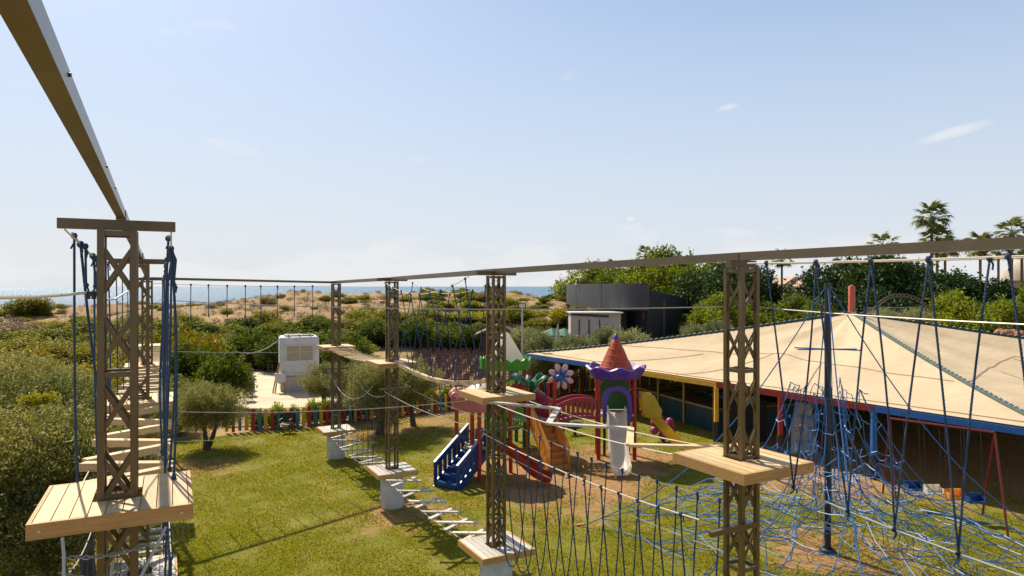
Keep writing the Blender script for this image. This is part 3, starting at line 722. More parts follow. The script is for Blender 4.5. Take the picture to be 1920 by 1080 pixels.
for (a, f) in prs: rope(t, upc(a[1], kx(a[0], lambda k: upc(a[1], k))), foot(kx(f, foot)), .0125, True, wob=.02)

# A: ropes hanging in front (cap ends), safety line, lower chains and pipes
t = thing('rope_bundle', 'dark blue ropes hanging from the right end of the nearest left tower', 'ropes', T('A', .5)+TW['A']['v']*.5)
a0 = T('A', .50)+TW['A']['v']*.47; 
for k, (dx, dy, top, bx) in enumerate([(0,.25,.33,.02),(.0,.7,.30,-.06),(.0,1.2,.25,.02),(.0,1.8,.2,-.10)]):
    p = a0+TW['A']['u']*dy+V(0,0,-.10-.02*k); q = p+V(-.02-.12*k*.4, .1, -2.45); rope(t, p, q, .013, False, wob=.03)
    m = MB(); m.tube([p, p+V(.05,0,-.12), p+V(.03,0,-.35), p+V(.06,0,-.42)], .012, 6); m.build('loose_end', M['rope'], t, True)
m = MB(); m.tube([a0+V(0,0,.06), a0+TW['A']['u']*.25+V(0,0,-.10), a0+TW['A']['u']*2], .008, 6); m.build('cable', M['cream_rope'], t, True)
t = thing('rope_pair', 'pair of dark blue ropes on a yellow line left of the nearest tower', 'ropes', T('A', .5)-TW['A']['v']*.5)
a0 = T('A', .55)-TW['A']['v']*.45
p1, p2 = at(151, 458, 7.0), at(174, 480, 7.9)
cable(t, [a0, p1, p2, p2+(p2-p1)*1.2], .008, 'cream_rope')
rope(t, p1, at(186, 745, 7.3), .014, False); rope(t, p1+V(.05,0,-.02), p1+V(.06,0,-.42), .012); rope(t, p2, at(206, 740, 8.3), .014, False); rope(t, p2+V(.04,0,-.02), p2+V(.03,0,-.35), .012)
t = thing('safety_line', 'slack steel safety line clamped to the nearest left tower', 'cable', at(184, 548, 6.7))
cable(t, [at(-60, 557, 4.6), at(0, 558, 5.1), at(60, 557, 5.6), at(120, 553, 6.2), at(160, 549, 6.6), at(184, 549, 6.7)], .015, 'cream_rope')
cable(t, [at(200, 562, 6.9), at(215, 561, 7.6), at(232, 551, 8.4), at(250, 540, 9)], .010, 'galv')
m = MB(); m.box(at(171, 551, 6.62), (.09,.04,.05)); m.box(at(165, 556, 6.62), (.02,.05,.05)); m.box(at(176, 556, 6.62), (.02,.05,.05)); m.build('clamp', M['spring'], t)
def chain(t, p, q, sag):
    n = int((q-p).length/.05); me_ = None
    lk = MB(); pts = []
    for i in range(13): a = 2*math.pi*i/12; pts.append((math.cos(a)*.034, math.sin(a)*.015, 0))
    lk.tube(pts, .0065, 5, False); me_ = lk.mesh('link', M['chain'], True)
    for i in range(n):
        a, b = sagpt(p, q, sag, i/n), sagpt(p, q, sag, (i+1)/n); dd = b-a
        e = dd.to_track_quat('X', 'Z').to_euler(); e.rotate_axis('X', math.pi/2*(i % 2)); inst('link', me_, t, (a+b)/2-wloc(t), e)
t = thing('chain_ladder', 'grey steel chains slung under the nearest timber platform', 'chain', at(200, 1040, 6.0))
chain(t, at(116, 1045, 5.9), at(288, 1017, 6.4), .05); chain(t, at(112, 1074, 5.9), at(262, 1088, 6.4), .03)
t = thing('hanging_pipes', 'two grey pipes hanging below the nearest timber platform', 'pipes', at(200, 1040, 6.0))
for P_ in ([at(117, 1008, 5.95), at(120, 1040, 5.9), at(119, 1120, 5.8)], [at(311, 988, 6.35), at(285, 1040, 6.2), at(240, 1130, 6.0)], [at(222, 990, 7.3), at(205, 1100, 7.3)]):
    m = MB(); m.tube(P_, .014, 8); m.build('pipe', M['galv'], t, True)

# C -> D: hanging rods on a wire
P0, P1, d, s = span('C', 'D', .2); t = thing('hanging_rods', 'row of dark rods hanging from a wire above the dunes', 'rope bridge', Z(P0, 0))
ca, cb = Z(P0, H+.10), Z(P1, H+.02); cable(t, sagline(ca, cb, .05), .008); cable(t, sagline(ca+V(0,0,-.85), cb+V(0,0,-.8), .05), .005)
for px in (316, 358, 391, 426, 460, 489, 520, 552, 586):
    lo, hi = 0, 1
    for _ in range(30):
        k = (lo+hi)/2; q = lerp(P0, P1, k)
        if q.x/q.y < (px-960)/F: lo = k
        else: hi = k
    p = sagpt(ca, cb, .05, lo); rope(t, p, p+V(0,0,-1.08-random.uniform(0,.12)), .016, wob=.005, name='rod')
# guy wires
def guy(label, pts, r=.008, mt='cable'):
    m = MB(); m.tube(pts, r, 6); o = m.build('guy_wire', M[mt], None, True, loc=pts[0]); setp(o, label, 'cable')
def sg2(a, b, s_): return sagline(a, b, s_, 24)
guy('thin grey wire from the left row to the tower by the play stairs', sg2(at(318, 772, 13.4), at(905, 748, 15.5), .12), .009)
guy('thin wire across the lawn from the left row beside the olive tree', sg2(at(318, 828, 13.4), at(480, 820, 14.5), .02), .007)
guy('long wire crossing in front of the thicket at the height of the floodlight', sg2(at(300, 562, 13.6), at(1357, 575, 9.6), .10), .009)
guy('steel wire crossing above the cream canopy to the right edge', sg2(at(1422, 576, 9.4), at(2000, 612, 5.6), .02), .009)
guy('thin wire in front of the autumn hedge', sg2(at(318, 659, 13.5), at(630, 657, 28), .05), .008)
# ------------------------------------------------------------------ canopy
d_ = Vector((.54, -.84, 0)).normalized(); n_ = Vector((.84, .54, 0)).normalized(); Lc = 28.9
C1 = Vector((.88, 44.85, 2.77)); C2 = C1+d_*Lc; C3 = C2+n_*Lc; C4 = C1+n_*Lc
AP = (C1+C3)/2; AP = Vector(((1597-960)/F*AP.y, AP.y, H-50/F*AP.y))
t = thing('shade_canopy', 'huge cream pyramid shade canopy on coloured posts', 'canopy', (AP.x, AP.y, 0))
def cpt(a, b, s_, q):
    e = lerp(a, b, s_); p = lerp(e, AP, q); z = a.z+(AP.z-a.z)*(q**1.22)
    hip = math.sin(math.pi*s_)
    z -= .50*hip*math.sin(math.pi*q)**.9*(1-.3*q)
    z += (.10*math.sin(s_*11+q*5)+.06*math.sin(s_*23-q*9)+.03*math.sin(s_*47+q*3))*hip*math.sin(math.pi*q)
    inw = Vector((AP.x-e.x, AP.y-e.y, 0))*.0*hip
    return Vector((p.x, p.y, z))+inw
for i, (a, b, lb) in enumerate(((C1, C2, 'long cream fabric face turned to the playground'), (C2, C3, 'cream fabric face at the right, beyond the green seam'), (C3, C4, None), (C4, C1, None))):
    m = MB(); n1, n2 = 36, 20
    vs = [cpt(a, b, i_/n1, j/n2*.985) for j in range(n2+1) for i_ in range(n1+1)]
    m.add(vs, [(j*(n1+1)+i_, j*(n1+1)+i_+1, (j+1)*(n1+1)+i_+1, (j+1)*(n1+1)+i_) for j in range(n2) for i_ in range(n1)])
    o = m.build('fabric_panel', M['fabric'], t, True)
    if lb: o['label'] = lb
    def sline(f, n=24, r=.022):
        m = MB(); m.tube([f(k/n)+V(0,0,.03) for k in range(n+1)], r, 5); m.build('seam', M['seam'], t, True)
    if i < 2:
        sline(lambda k: cpt(a, b, .02+.96*k, .30+.16*math.sin(math.pi*k)), 40, .013)
        sline(lambda k: cpt(a, b, .22+.06*k, .02+.36*k), 24, .013); sline(lambda k: cpt(a, b, .45+.05*k, .02+.43*k), 24, .013); sline(lambda k: cpt(a, b, .70-.02*k, .02+.40*k), 24, .013)
        sline(lambda k: cpt(a, b, .02+.96*k, .035), 40, .015)
    # hips
    m = MB(); m.tube([cpt(a, b, 0, k/24)+V(0,0,.03) for k in range(25)], .10 if i == 1 else .085, 6); m.build('hip_webbing', M['gcord'], t, True)
    m = MB()
    for k in range(60):
        p = cpt(a, b, .002, (k+.5)/60)+V(0,0,.10); m.beam(p+V(-.10,-.06,.0), p+V(.10,.06,.03), .03, .03)
    m.build('lacing', M['white'], t)['kind'] = 'stuff'
def ed(px):       # point on the front edge seen at picture column px
    lo, hi = 0, 1
    for _ in range(40):
        k = (lo+hi)/2; q = lerp(C1, C2, k)
        if q.x/q.y < (px-960)/F: lo = k
        else: hi = k
    return lerp(C1, C2, lo)
segs = [(985,1137,'blue'),(1137,1345,'yellow'),(1345,1640,'red'),(1640,1966,'blue')]
for a, b, c in segs:
    p, q = ed(a), ed(b); dd = (q-p).normalized(); m = MB(); m.beam(p+V(0,0,-.16)+dd*.01, q+V(0,0,-.16)-dd*.01, .14, .22); o = m.build('edge_beam', M[c], t); o['label'] = c+' edge beam'
m = MB(); m.beam(C2+V(0,0,-.16)+n_*.1, C3+V(0,0,-.16), .14, .22); m.beam(C3+V(0,0,-.16), C4+V(0,0,-.16), .14, .2); m.beam(C4+V(0,0,-.16), C1+V(0,0,-.16)+n_*.1, .14, .2); m.build('edge_beam', M['yellow'], t)
for px, c in ((987,'yellow'),(1141,'yellow'),(1343,'yellow'),(1432,'red'),(1463,'red'),(1638,'blue'),(1958,'blue')):
    if px in (1432,): continue
    p = ed(px); m = MB(); m.box((p.x, p.y, (2.5+.9)/2), (.17,.17,2.5-.9)); o = m.build('post', M[c], t); o['label'] = c+' square post'
    m = MB(); m.tube([(p.x, p.y, 0), (p.x, p.y, .898)], .15, 12); m.build('post_padding', M['black'], t, True)
for k in (.25,.5,.75,1):
    p = lerp(C2, C3, k); m = MB(); m.box((p.x, p.y, 1.25), (.17,.17,2.5)); m.build('post', M['red'], t)
    p = lerp(C4, C1, k-.25 if k < 1 else .75); m = MB(); m.box((p.x, p.y, 1.25), (.17,.17,2.5)); m.build('post', M['yellow'], t)
m = MB(); m.tube([(AP.x, AP.y, 0), (AP.x, AP.y, AP.z)], .12, 10); m.build('centre_mast', M['finial'], t, True)
m = MB(); m.lathe([(.0,AP.z-.1),(.2,AP.z-.08),(.19,AP.z),(.19,AP.z+1.55),(.15,AP.z+1.62),(.0,AP.z+1.66)], 16, (AP.x, AP.y, 0)); o = m.build('finial', M['finial'], t, True); o['label'] = 'faded red cylindrical mast cap'

# ------------------------------------------------------------------ climbing net
mb0 = gp(1552, 1035); MT = Vector((mb0.x, mb0.y, H+.08))
t = thing('climbing_net', 'tall blue rope climbing net on a dark central mast', 'climbing net', mb0)
m = MB(); m.tube([mb0, (mb0.x, mb0.y, MT.z-.05)], .085, 14); m.tube([(mb0.x, mb0.y, MT.z-.05), MT], .092, 14); m.build('mast', M['mast'], t, True)
m = MB(); m.lathe([(.22,0),(.2,.08),(.12,.12)], 14, mb0); m.build('mast_foot', M['black'], t, True)
al = gp(1095, 988); r0 = Vector((al.x-mb0.x, al.y-mb0.y, 0)); Rn = r0.length; a0 = math.atan2(r0.y, r0.x)
def stay(k, q):      # q from mast top 0 to anchor 1
    e = mb0+Vector((math.cos(a0+k*math.pi/2)*Rn, math.sin(a0+k*math.pi/2)*Rn, .05))
    p = lerp(MT, e, q); p.z -= 1.5*math.sin(math.pi*q)*(1-.2*q); return p
for k in range(4):
    m = MB(); m.tube([stay(k, i/20) for i in range(21)], .016, 6); m.build('stay', M['netrope'], t, True)
    e = stay(k, 1); m = MB(); m.tube([e+V(0,0,.02), e+(e-mb0).normalized()*.22+V(0,0,-.02)], .03, 8); m.build('ground_anchor', M['pl_red'], t, True)
rd = random.Random(5); net = MB()
LV = [.3, .7, 1.15, 1.8, 2.6, 3.5, 4.3]; TPR = [1, .97, .86, .66, .60, .56, .55]; nodes = {}
def netp(l, f, j, nj):
    h = LV[l]; a = 2*math.pi*j/nj
    # find the stay radius at this height
    q = 0
    while q < 1 and stay(0, q).z > h: q += .01
    rr = (stay(0, q)-Vector((mb0.x, mb0.y, stay(0, q).z))).length*f*TPR[l]
    aa = a % (math.pi/2)-math.pi/4; edge = .7071/math.cos(aa)       # square outline with corners at the stays
    edge = edge*.75+.25 if f > .9 else edge*.5+.5
    r_ = rr*edge
    return Vector((mb0.x+math.cos(a+a0)*r_, mb0.y+math.sin(a+a0)*r_, h))
FR = [(.16,8),(.36,14),(.57,20),(.79,26),(1.0,32)]
for l in range(len(LV)):
    fr = FR if l < 5 else FR[1::2]
    for fi, (f, nj) in enumerate(FR):
        if l >= 4 and fi in (0, 2): continue
        if l >= 3 and fi == 2: continue
        if l >= 5 and fi not in (1, 4): continue
        for j in range(nj):
            jt = .16*(1-f*.3) if l < 4 else .08
            if not (f == 1.0 and j % 8 == 0): off = Vector((rd.gauss(0,jt), rd.gauss(0,jt), rd.gauss(0,.13)))
            else: off = Vector((0,0,0))
            if rd.random() < .10 and l > 0: continue
            nodes[(l, fi, j)] = netp(l, f, j, nj)+off
def strand(p, q, r=.0112):
    md = (p+q)/2+Vector((rd.gauss(0,.03), rd.gauss(0,.03), -abs(rd.gauss(0,.05)))); net.tube([p, md, q], r, 4, False)
for (l, fi, j), p in list(nodes.items()):
    nj = FR[fi][1]; q = nodes.get((l, fi, (j+1) % nj))
    if q is not None and rd.random() < .93: strand(p, q)
    if fi < 4:                      # outwards
        n2 = FR[fi+1][1]; q = nodes.get((l, fi+1, round(j*n2/nj) % n2))
        if q is not None and rd.random() < .8: strand(p, q)
    q = nodes.get((l+1, fi, j)) or nodes.get((l+1, fi-1, round(j*FR[fi-1][1]/nj) % FR[fi-1][1]) if fi else None)
    if q is not None and rd.random() < (.75 if l else .55): strand(p, q)
for k in range(4):
    for l in range(len(LV)):
        q0 = nodes.get((l, 4, k*6))
o = net.build('rope_mesh', M['netrope'], t, True); o['kind'] = 'stuff'; o['label'] = 'tangle of bright blue netting strands'
m = MB()
for a, b in ((at(1490,652,18.4), at(1613,657,18.4)),): m.beam(a, b, .03, .03); m.beam(a+V(.0,-.2,-.03), b+V(0,.2,.02), .03, .03)
m.build('spreader', M['netrope'], t)
for dx, s_ in ((-.05, 1), (.05, -1), (.03, 1)):
    m = MB(); m.tube([MT+V(dx,0,-.05), MT+V(dx*2,-.05,-3.2), MT+V(dx*5,.1,-6.0)], .010, 5); m.build('centre_rope', M['netrope'], t, True)

# ------------------------------------------------------------------ playground
PG = 'multi coloured plastic play structure'
def post(t, x, y, z0, z1, mt, r=.075, name='post'):
    m = MB(); m.tube([(x, y, z0), (x, y, z1)], r, 12); return m.build(name, M[mt], t, True)
def rail(name, t, p, q, z0, z1, mt, nb=7, arch=0, th=.05, slot=.5):
    """plastic railing panel with slots; solid top and bottom bands"""
    p, q = Vector(p), Vector(q); d = q-p; L_ = d.length; d.normalize(); nrm = d.cross(Vector((0,0,1))); m = MB()
    hh = z1-z0; N_ = nb*2+1; wv = L_/N_
    def top(s_): return z1+arch*math.sin(math.pi*s_)
    def bot(s_): return z0+arch*.55*math.sin(math.pi*s_)
    sl = (p.z, q.z)
    def pz(s_): return lerp(sl[0], sl[1], s_)
    for i in range(N_):
        s0, s1 = i/N_, (i+1)/N_
        def quad(za0, zb0, za1, zb1):
            o0 = Vector((lerp(p.x, q.x, s0), lerp(p.y, q.y, s0), pz(s0))); o1 = Vector((lerp(p.x, q.x, s1), lerp(p.y, q.y, s1), pz(s1)))
            vs = []
            for o_, a, b in ((o0, za0, zb0), (o1, za1, zb1)):
                for e in (-th/2, th/2):
                    for z_ in (a, b): vs.append(o_+nrm*e+Vector((0,0,z_)))
            m.add(vs, [(0,2,3,1),(4,5,7,6),(0,4,6,2),(1,3,7,5),(0,1,5,4),(2,6,7,3)])
        if i % 2 == 0: quad(bot(s0), top(s0), bot(s1), top(s1))
        else:
            quad(bot(s0), bot(s0)+hh*.16, bot(s1), bot(s1)+hh*.16); quad(top(s0)-hh*.24, top(s0), top(s1)-hh*.24, top(s1))
    return m.build(name, M[mt], t)
def sweep_u(name, t, path, w_, hh, mt, th=.03, edge=.05):
    """slide chute: U section swept along a path"""
    m = MB(); sec = [(-w_/2-edge, hh-.03), (-w_/2-edge, hh), (-w_/2, hh), (-w_/2+.02, hh*.35), (-w_/2+.09, .03), (-w_*.18, 0), (w_*.18, 0), (w_/2-.09, .03), (w_/2-.02, hh*.35), (w_/2, hh), (w_/2+edge, hh), (w_/2+edge, hh-.03), (w_/2+.02, hh*.3), (w_/2-.06, -.03), (0, -.045), (-w_/2+.06, -.03), (-w_/2-.02, hh*.3)]
    n = len(sec); vs = []
    for i, p in enumerate(path):
        p = Vector(p); tg = (Vector(path[min(i+1, len(path)-1)])-Vector(path[max(i-1, 0)])).normalized()
        x = tg.cross(Vector((0,0,1))).normalized(); up = x.cross(tg).normalized()
        rem = len(path)-1-i; wf = (.45, .78, .93, 1)[min(rem, 3)]; k = (.55, .8, 1, 1)[min(rem, 3)]
        for a, b in sec: vs.append(p+x*a*wf+up*b*(k if b > 0 else 1))
    fs = [(i*n+k, i*n+(k+1)%n, (i+1)*n+(k+1)%n, (i+1)*n+k) for i in range(len(path)-1) for k in range(n)]+[tuple(range(n)), tuple(range((len(path)-1)*n, len(path)*n))[::-1]]
    m.add(vs, fs); return m.build(name, M[mt], t, True)
def smooth_path(P_, n=6):
    P_ = [Vector(p) for p in P_]; out_ = []
    for i in range(len(P_)-1):
        p0 = P_[max(i-1,0)]; p1 = P_[i]; p2 = P_[i+1]; p3 = P_[min(i+2, len(P_)-1)]
        for k in range(n):
            s = k/n; out_.append(.5*((2*p1)+(-p0+p2)*s+(2*p0-5*p1+4*p2-p3)*s*s+(-p0+3*p1-3*p2+p3)*s**3))
    out_.append(P_[-1]); return out_
def scallop_ring(t, c, R_, z0, z1, mt, name='canopy_ring', n=16, flare=.05, amp=.09):
    m = MB(); K = n*8
    def fn(r, z, a, j):
        s_ = abs(math.sin(a*n/2)); 
        return r, (z+amp*s_ if j in (2, 3) else z)
    m.lathe([(R_-.05, z0), (R_, z0-.02), (R_+flare, z1-amp), (R_+flare-.05, z1-amp), (R_-.07, z0+.05), (R_-.05, z0)], K, (c[0], c[1], 0), fn)
    return m.build(name, M[mt], t, True)
def stairs(name, t, bot, top, w_, n, mt, edge, label):
    """plastic stair flight with slotted side walls"""
    bot, top = Vector(bot), Vector(top); d = Vector((top.x-bot.x, top.y-bot.y, 0)); run = d.length; d.normalize(); s = d.cross(Vector((0,0,1))); rise = top.z-bot.z
    m = MB()
    for i in range(n):
        a = bot+d*run*i/n; z = bot.z+rise*(i+1)/n
        c = a+d*run/n*.5; m.beam(Z(c, z-.03)-s*(w_/2-.05), Z(c, z-.03)+s*(w_/2-.05), run/n+.05, .05)
        c2 = a+d*.03; m.beam(Z(c2, z-rise/n*.5-.03)-s*(w_/2-.06), Z(c2, z-rise/n*.5-.03)+s*(w_/2-.06), .04, rise/n-.06)
    m.build('steps', M[mt], t)
    for sd in (-1, 1):
        a, b = bot+s*sd*w_/2, top+s*sd*w_/2; a.z = bot.z+.02; b.z = top.z-.12
        rr = rail('side_wall', t, a, b, 0, .82, mt, 7, 0, .07)
        m = MB(); m.beam(a+V(0,0,.84), b+V(0,0,.84), .085, .05); m.build('handrail', M[edge], t)
        # stepped skirt under the wall
        m = MB()
        for i in range(n):
            q = a+(b-a)*((i+.5)/n); m.box((q.x, q.y, q.z-.02), (.06,.06,.22)); 
            c = a+(b-a)*((i+.5)/n); m.beam(a+(b-a)*(i/n)+V(0,0,-.08), a+(b-a)*((i+1)/n)+V(0,0,-.08), .066, .20)
        m.build('skirt', M[mt], t)
# main frame placed from ground points of the photograph
c1 = Vector((-1.05, 26.0, 0))           # pavilion with pink ring
t = thing('play_pavilion', 'play pavilion with pink scalloped ring, white dome and red posts', 'play structure', c1)
for dx, dy in ((-1.05,-.15),(-.15,-1.0),(1.0,.2),(.1,1.0)): post(t, c1.x+dx, c1.y+dy, 0, 2.62, 'pl_red')
post(t, c1.x-.2, c1.y+.6, 0, 2.6, 'black', .06)
for dx, dy in ((-.45,-.3),): post(t, c1.x+dx, c1.y+dy, 0, 2.6, 'pl_red')
cc = (c1.x-.0, c1.y)
scallop_ring(t, cc, 1.22, 2.58, 3.12, 'pl_pink', amp=.14, n=18)
m = MB(); m.lathe([(1.2,2.66),(1.12,2.80),(.9,3.08),(.62,3.32),(.3,3.52),(.1,3.62),(0,3.66)], 36, (cc[0], cc[1], 0)); m.build('dome_roof', M['pl_white'], t, True)
m = MB()
for k in range(5):
    a = math.pi*.82+k*.25; m.sphere((cc[0]+math.cos(a)*1.2, cc[1]+math.sin(a)*1.2, 3.05+.03*(k%2)), .17, 10, 7)
m.build('pink_bobble', M['pl_pink'], t, True)
m = MB(); m.box((c1.x+.1, c1.y, 1.15), (1.7,1.5,.08)); m.build('deck', M['pl_dim'], t)
rail('railing', t, (c1.x+.25, c1.y-.1, 1.15), (c1.x+.95, c1.y+.35, 1.15), 0, .95, 'pl_green', 6, .12)
rail('railing', t, (c1.x+.30, c1.y-.9, 1.15), (c1.x+.05, c1.y+1.0, 1.15), 0, 1.0, 'pl_green', 5, .1)
rail('railing', t, (c1.x-.95, c1.y+.1, 1.15), (c1.x-.1, c1.y+1.0, 1.15), 0, .4, 'pl_purple', 4, .05)
m = MB(); m.tube([(c1.x-.55, c1.y+.2, 1.55), (c1.x-.35, c1.y+.2, 1.55)], .17, 16); m.build('steering_wheel', M['pl_yellow'], t, True)
# small second deck
c2 = Vector((.55, 29.15, 0))
m = MB(); m.box((c2.x, c2.y, 1.56), (2.2,1.6,.08)); m.build('deck', M['pl_dim'], t)
for dx, dy in ((.12,-.86),(1.02,.62),(-.95,.62),(-.95,-.7)): post(t, c2.x+dx, c2.y+dy, 0, 2.95, 'pl_red')
rail('railing', t, (-.25, 27.75, 1.38), (.48, 27.65, 1.38), 0, .80, 'pl_green', 7, .1)
# crimson wall panels behind
m = MB(); m.prism([(-.8,0),(.55,0),(.55,1.0),(.3,1.25),(-.5,1.3),(-.8,1.0)], (c2.x+.0, c2.y+.72, 1.6), (1,0,0), (0,0,1), (0,.06,0)); m.build('wall_panel', M['pl_dred'], t)
# red slide
sp = smooth_path([(-.55,25.3,1.15),(-.1,25.1,1.05),(.45,24.9,.62),(.85,24.7,.32),(1.15,24.6,.2),(1.38,24.5,.16)], 6)
o = sweep_u('slide', t, sp, .50, .26, 'pl_slide'); o['label'] = 'wavy orange red slide chute'
# tube slide and orange exit
c3 = Vector((-.3, 30.8, 0))
t2 = thing('play_turret', 'play turret with green scalloped ring and white cone roof', 'play structure', c3)
for dx, dy in ((-.85,-.4),(.85,-.4),(-.5,.7),(.5,.7)): post(t2, c3.x+dx, c3.y+dy, 0, 3.55, 'pl_dgreen', .09)
scallop_ring(t2, (c3.x, c3.y), 1.12, 3.48, 3.98, 'pl_green', n=14, amp=.15)
m = MB(); m.lathe([(.95,3.7),(.72,4.1),(.42,4.6),(.18,4.98),(.03,5.12),(0,5.13)], 28, (c3.x, c3.y, 0)); m.build('cone_roof', M['pl_white'], t2, True)
m = MB(); m.box((c3.x, c3.y+.1, 1.75), (1.6,1.3,.08)); m.build('deck', M['pl_dim'], t2)
m = MB(); m.prism([(-.35,0),(.32,0),(.40,1.4),(.2,1.75),(-.25,1.75),(-.42,1.3)], (c3.x-.35, c3.y-.55, 1.8), (1,0,0), (0,0,1), (0,.06,0)); o = m.build('wall_panel', M['pl_white'], t2); o['label'] = 'faded cream panel'
m = MB(); m.prism([(-.30,0),(.30,0),(.30,1.2)]+[(.3*math.cos(a), 1.2+.45*math.sin(a)) for a in (.5,1.0,1.57,2.1,2.6)]+[(-.30,1.2)], (c3.x+.95, c3.y-.5, 1.75), (1,0,0), (0,0,1), (0,.08,0)); m.build('arch_panel', M['pl_red'], t2)
m = MB(); m.prism([(-.19,0),(.19,0),(.19,.95)]+[(.19*math.cos(a), .95+.3*math.sin(a)) for a in (.5,1.0,1.57,2.1,2.6)]+[(-.19,.95)], (c3.x+.98, c3.y-.56, 1.78), (1,0,0), (0,0,1), (0,.05,0)); m.build('arch_inlay', M['pl_yellow'], t2)
m = MB(); m.tube(smooth_path([(.55,30.2,2.35),(.85,29.9,2.3),(1.4,29.5,1.95),(1.75,29.2,1.5)], 4), .46, 18, False); o = m.build('slide_tube', M['pl_dred'], t2, True)
m = MB(); m.tube([(.42,30.3,2.35),(.80,29.95,2.32)], .49, 18, False); o = m.build('slide_tube', M['pl_orange'], t2, True); o['label'] = 'orange mouth of the tube slide'
o = sweep_u('slide', t2, smooth_path([(1.35,29.75,1.75),(1.6,29.5,1.45),(1.8,29.2,1.05),(1.95,28.9,.75)], 4), .55, .4, 'pl_orange')
post(t2, 1.35, 29.0, 0, 1.5, 'black', .05)
# plastic palm
pc = Vector((.78, 28.7, 0)); tp = thing('plastic_palm', 'dark green moulded plastic palm leaves above the tube slide', 'play ornament', (pc.x, pc.y, 2.2))
m = MB(); m.lathe([(.20,1.3),(.19,2.5),(.26,2.75),(.1,2.8)], 12, (pc.x, pc.y, 0)); m.build('stem', M['pl_dgreen'], tp, True)
for k in range(8):
    a = k*math.pi/4+.2; m = MB(); ca, sa = math.cos(a), math.sin(a); n = 9; vs = []
    for i in range(n):
        q = i/(n-1); r_ = .08+.95*q; z = 2.80+.62*math.sin(q*2.2)-.12*q+.12*(k%2)*q; w_ = .17*math.sin(math.pi*min(1, q*.9+.12))*(1 if i % 2 else .66)
        for e, zz in ((-1,-.06),(0,.05),(1,-.06)): vs.append((pc.x+ca*r_-sa*w_*e, pc.y+sa*r_+ca*w_*e, z+zz))
        vs.append((pc.x+ca*r_, pc.y+sa*r_, z-.04))
    fs = []
    for i in range(n-1):
        o_ = i*4; fs += [(o_, o_+1, o_+5, o_+4), (o_+1, o_+2, o_+6, o_+5), (o_+2, o_+3, o_+7, o_+6), (o_+3, o_, o_+4, o_+7)]
    m.add(vs, fs); m.build('leaf', M['pl_dgreen'], tp, True)
# flower on a post
fc = at(1052, 706, 28.0); post(t, at(1040,790,27.9).x, 27.9, 0, 3.35, 'pl_red', .085)
tf = thing('plastic_flower', 'blue and pink moulded flower on a red post', 'play ornament', fc)
for k in range(8):
    a = k*math.pi/4+.35; m = MB(); m.sphere((0,0,0), .2, 10, 7, (1, .3, .62)); M_ = Matrix.Rotation(-a, 3, 'Y')
    m.v = [tuple(fc+M_ @ (Vector(q)+Vector((.36,0,0)))) for q in m.v]; m.build('petal', M['pl_lpink'], tf, True)
for k in range(8):
    a = k*math.pi/4+.05; m = MB(); m.sphere((0,0,0), .15, 8, 6, (1, .35, .34)); M_ = Matrix.Rotation(-a, 3, 'Y')
    m.v = [tuple(fc+V(0,-.08,0)+M_ @ (Vector(q)+Vector((.22,0,0)))) for q in m.v]; m.build('inner_petal', M['blue'], tf, True)
m = MB(); m.sphere(fc+V(-.08,-.18,-.02), .17, 12, 8, (1.0,.8,.8)); m.build('flower_centre', M['blue'], tf, True)
# tan stairs
ts = thing('play_stairs', 'tan orange plastic stairs with slotted sides', 'stairs', (1.6, 26.8, 0))
stairs('s', ts, (1.85,26.5,0), (1.18,28.25,1.58), .84, 8, 'pl_tan', 'pl_tan', '')
tb = thing('play_stairs', 'dark blue plastic stairs with pale edged handrails', 'stairs', (-2.3, 24.6, 0))
stairs('s', tb, (-2.35,24.15,0), (-1.25,26.0,1.15), 1.0, 6, 'pl_blue', 'pl_edge', '')
# big cone tower
c4 = Vector((4.35, 28.6, 0)); t4 = thing('cone_tower', 'play tower with orange brick cone roof and purple wavy brim', 'play structure', c4)
for dx, dy in ((-.78,-.45),(.70,-.45),(-.72,.55),(.62,.6)): post(t4, c4.x+dx, c4.y+dy, 0, 3.5, 'pl_red', .085)
post(t4, c4.x-.45, c4.y+.2, 0, 2.0, 'black', .06)
m = MB()
def brim(r, z, a, j):
    wv = math.cos(a*8)*.5+.5
    return (r+(.06*wv if j in (2,3) else 0), z+(.13*wv if j in (2,3) else .03*wv))
m.lathe([(.98,3.36),(1.02,3.34),(1.22,3.72),(1.15,3.76),(.90,3.52),(.70,3.56),(.68,3.34),(.98,3.36)], 96, (c4.x, c4.y, 0), brim); m.build('brim', M['pl_purple'], t4, True)
m = MB(); m.lathe([(.80,3.50),(.76,3.6),(.56,4.0),(.34,4.5),(.13,4.95),(.1,4.98)], 36, (c4.x, c4.y, 0)); m.build('cone_roof', M['pl_roof'], t4, True)
m = MB(); m.lathe([(.14,4.93),(.13,5.0),(.05,5.14),(0,5.17)], 20, (c4.x, c4.y, 0)); m.build('cone_tip', M['pl_purple'], t4, True)
rows = [3.55,3.80,4.05,4.30,4.55,4.78]
def cr_(z): return np.interp(z, [3.50,3.6,4.0,4.5,4.95], [.80,.76,.56,.34,.13])
for i, z in enumerate(rows):
    r_ = float(cr_(z)); m = MB(); m.tube([(c4.x+math.cos(k*.2094)*(r_+.004), c4.y+math.sin(k*.2094)*(r_+.004), z) for k in range(31)], .013, 5, False); m.build('brick_ridge', M['pl_cone'], t4, True)
    if i < len(rows)-1:
        nbk = max(4, int(r_*12)); m = MB()
        for k in range(nbk):
            a = (k+.5*(i % 2))/nbk*6.283+.3; z2 = rows[i+1]; r2 = float(cr_(z2)); m.tube([(c4.x+math.cos(a)*(r_+.004), c4.y+math.sin(a)*(r_+.004), z), (c4.x+math.cos(a)*(r2+.004), c4.y+math.sin(a)*(r2+.004), z2)], .012, 5)
        m.build('brick_ridge', M['pl_cone'], t4, True)
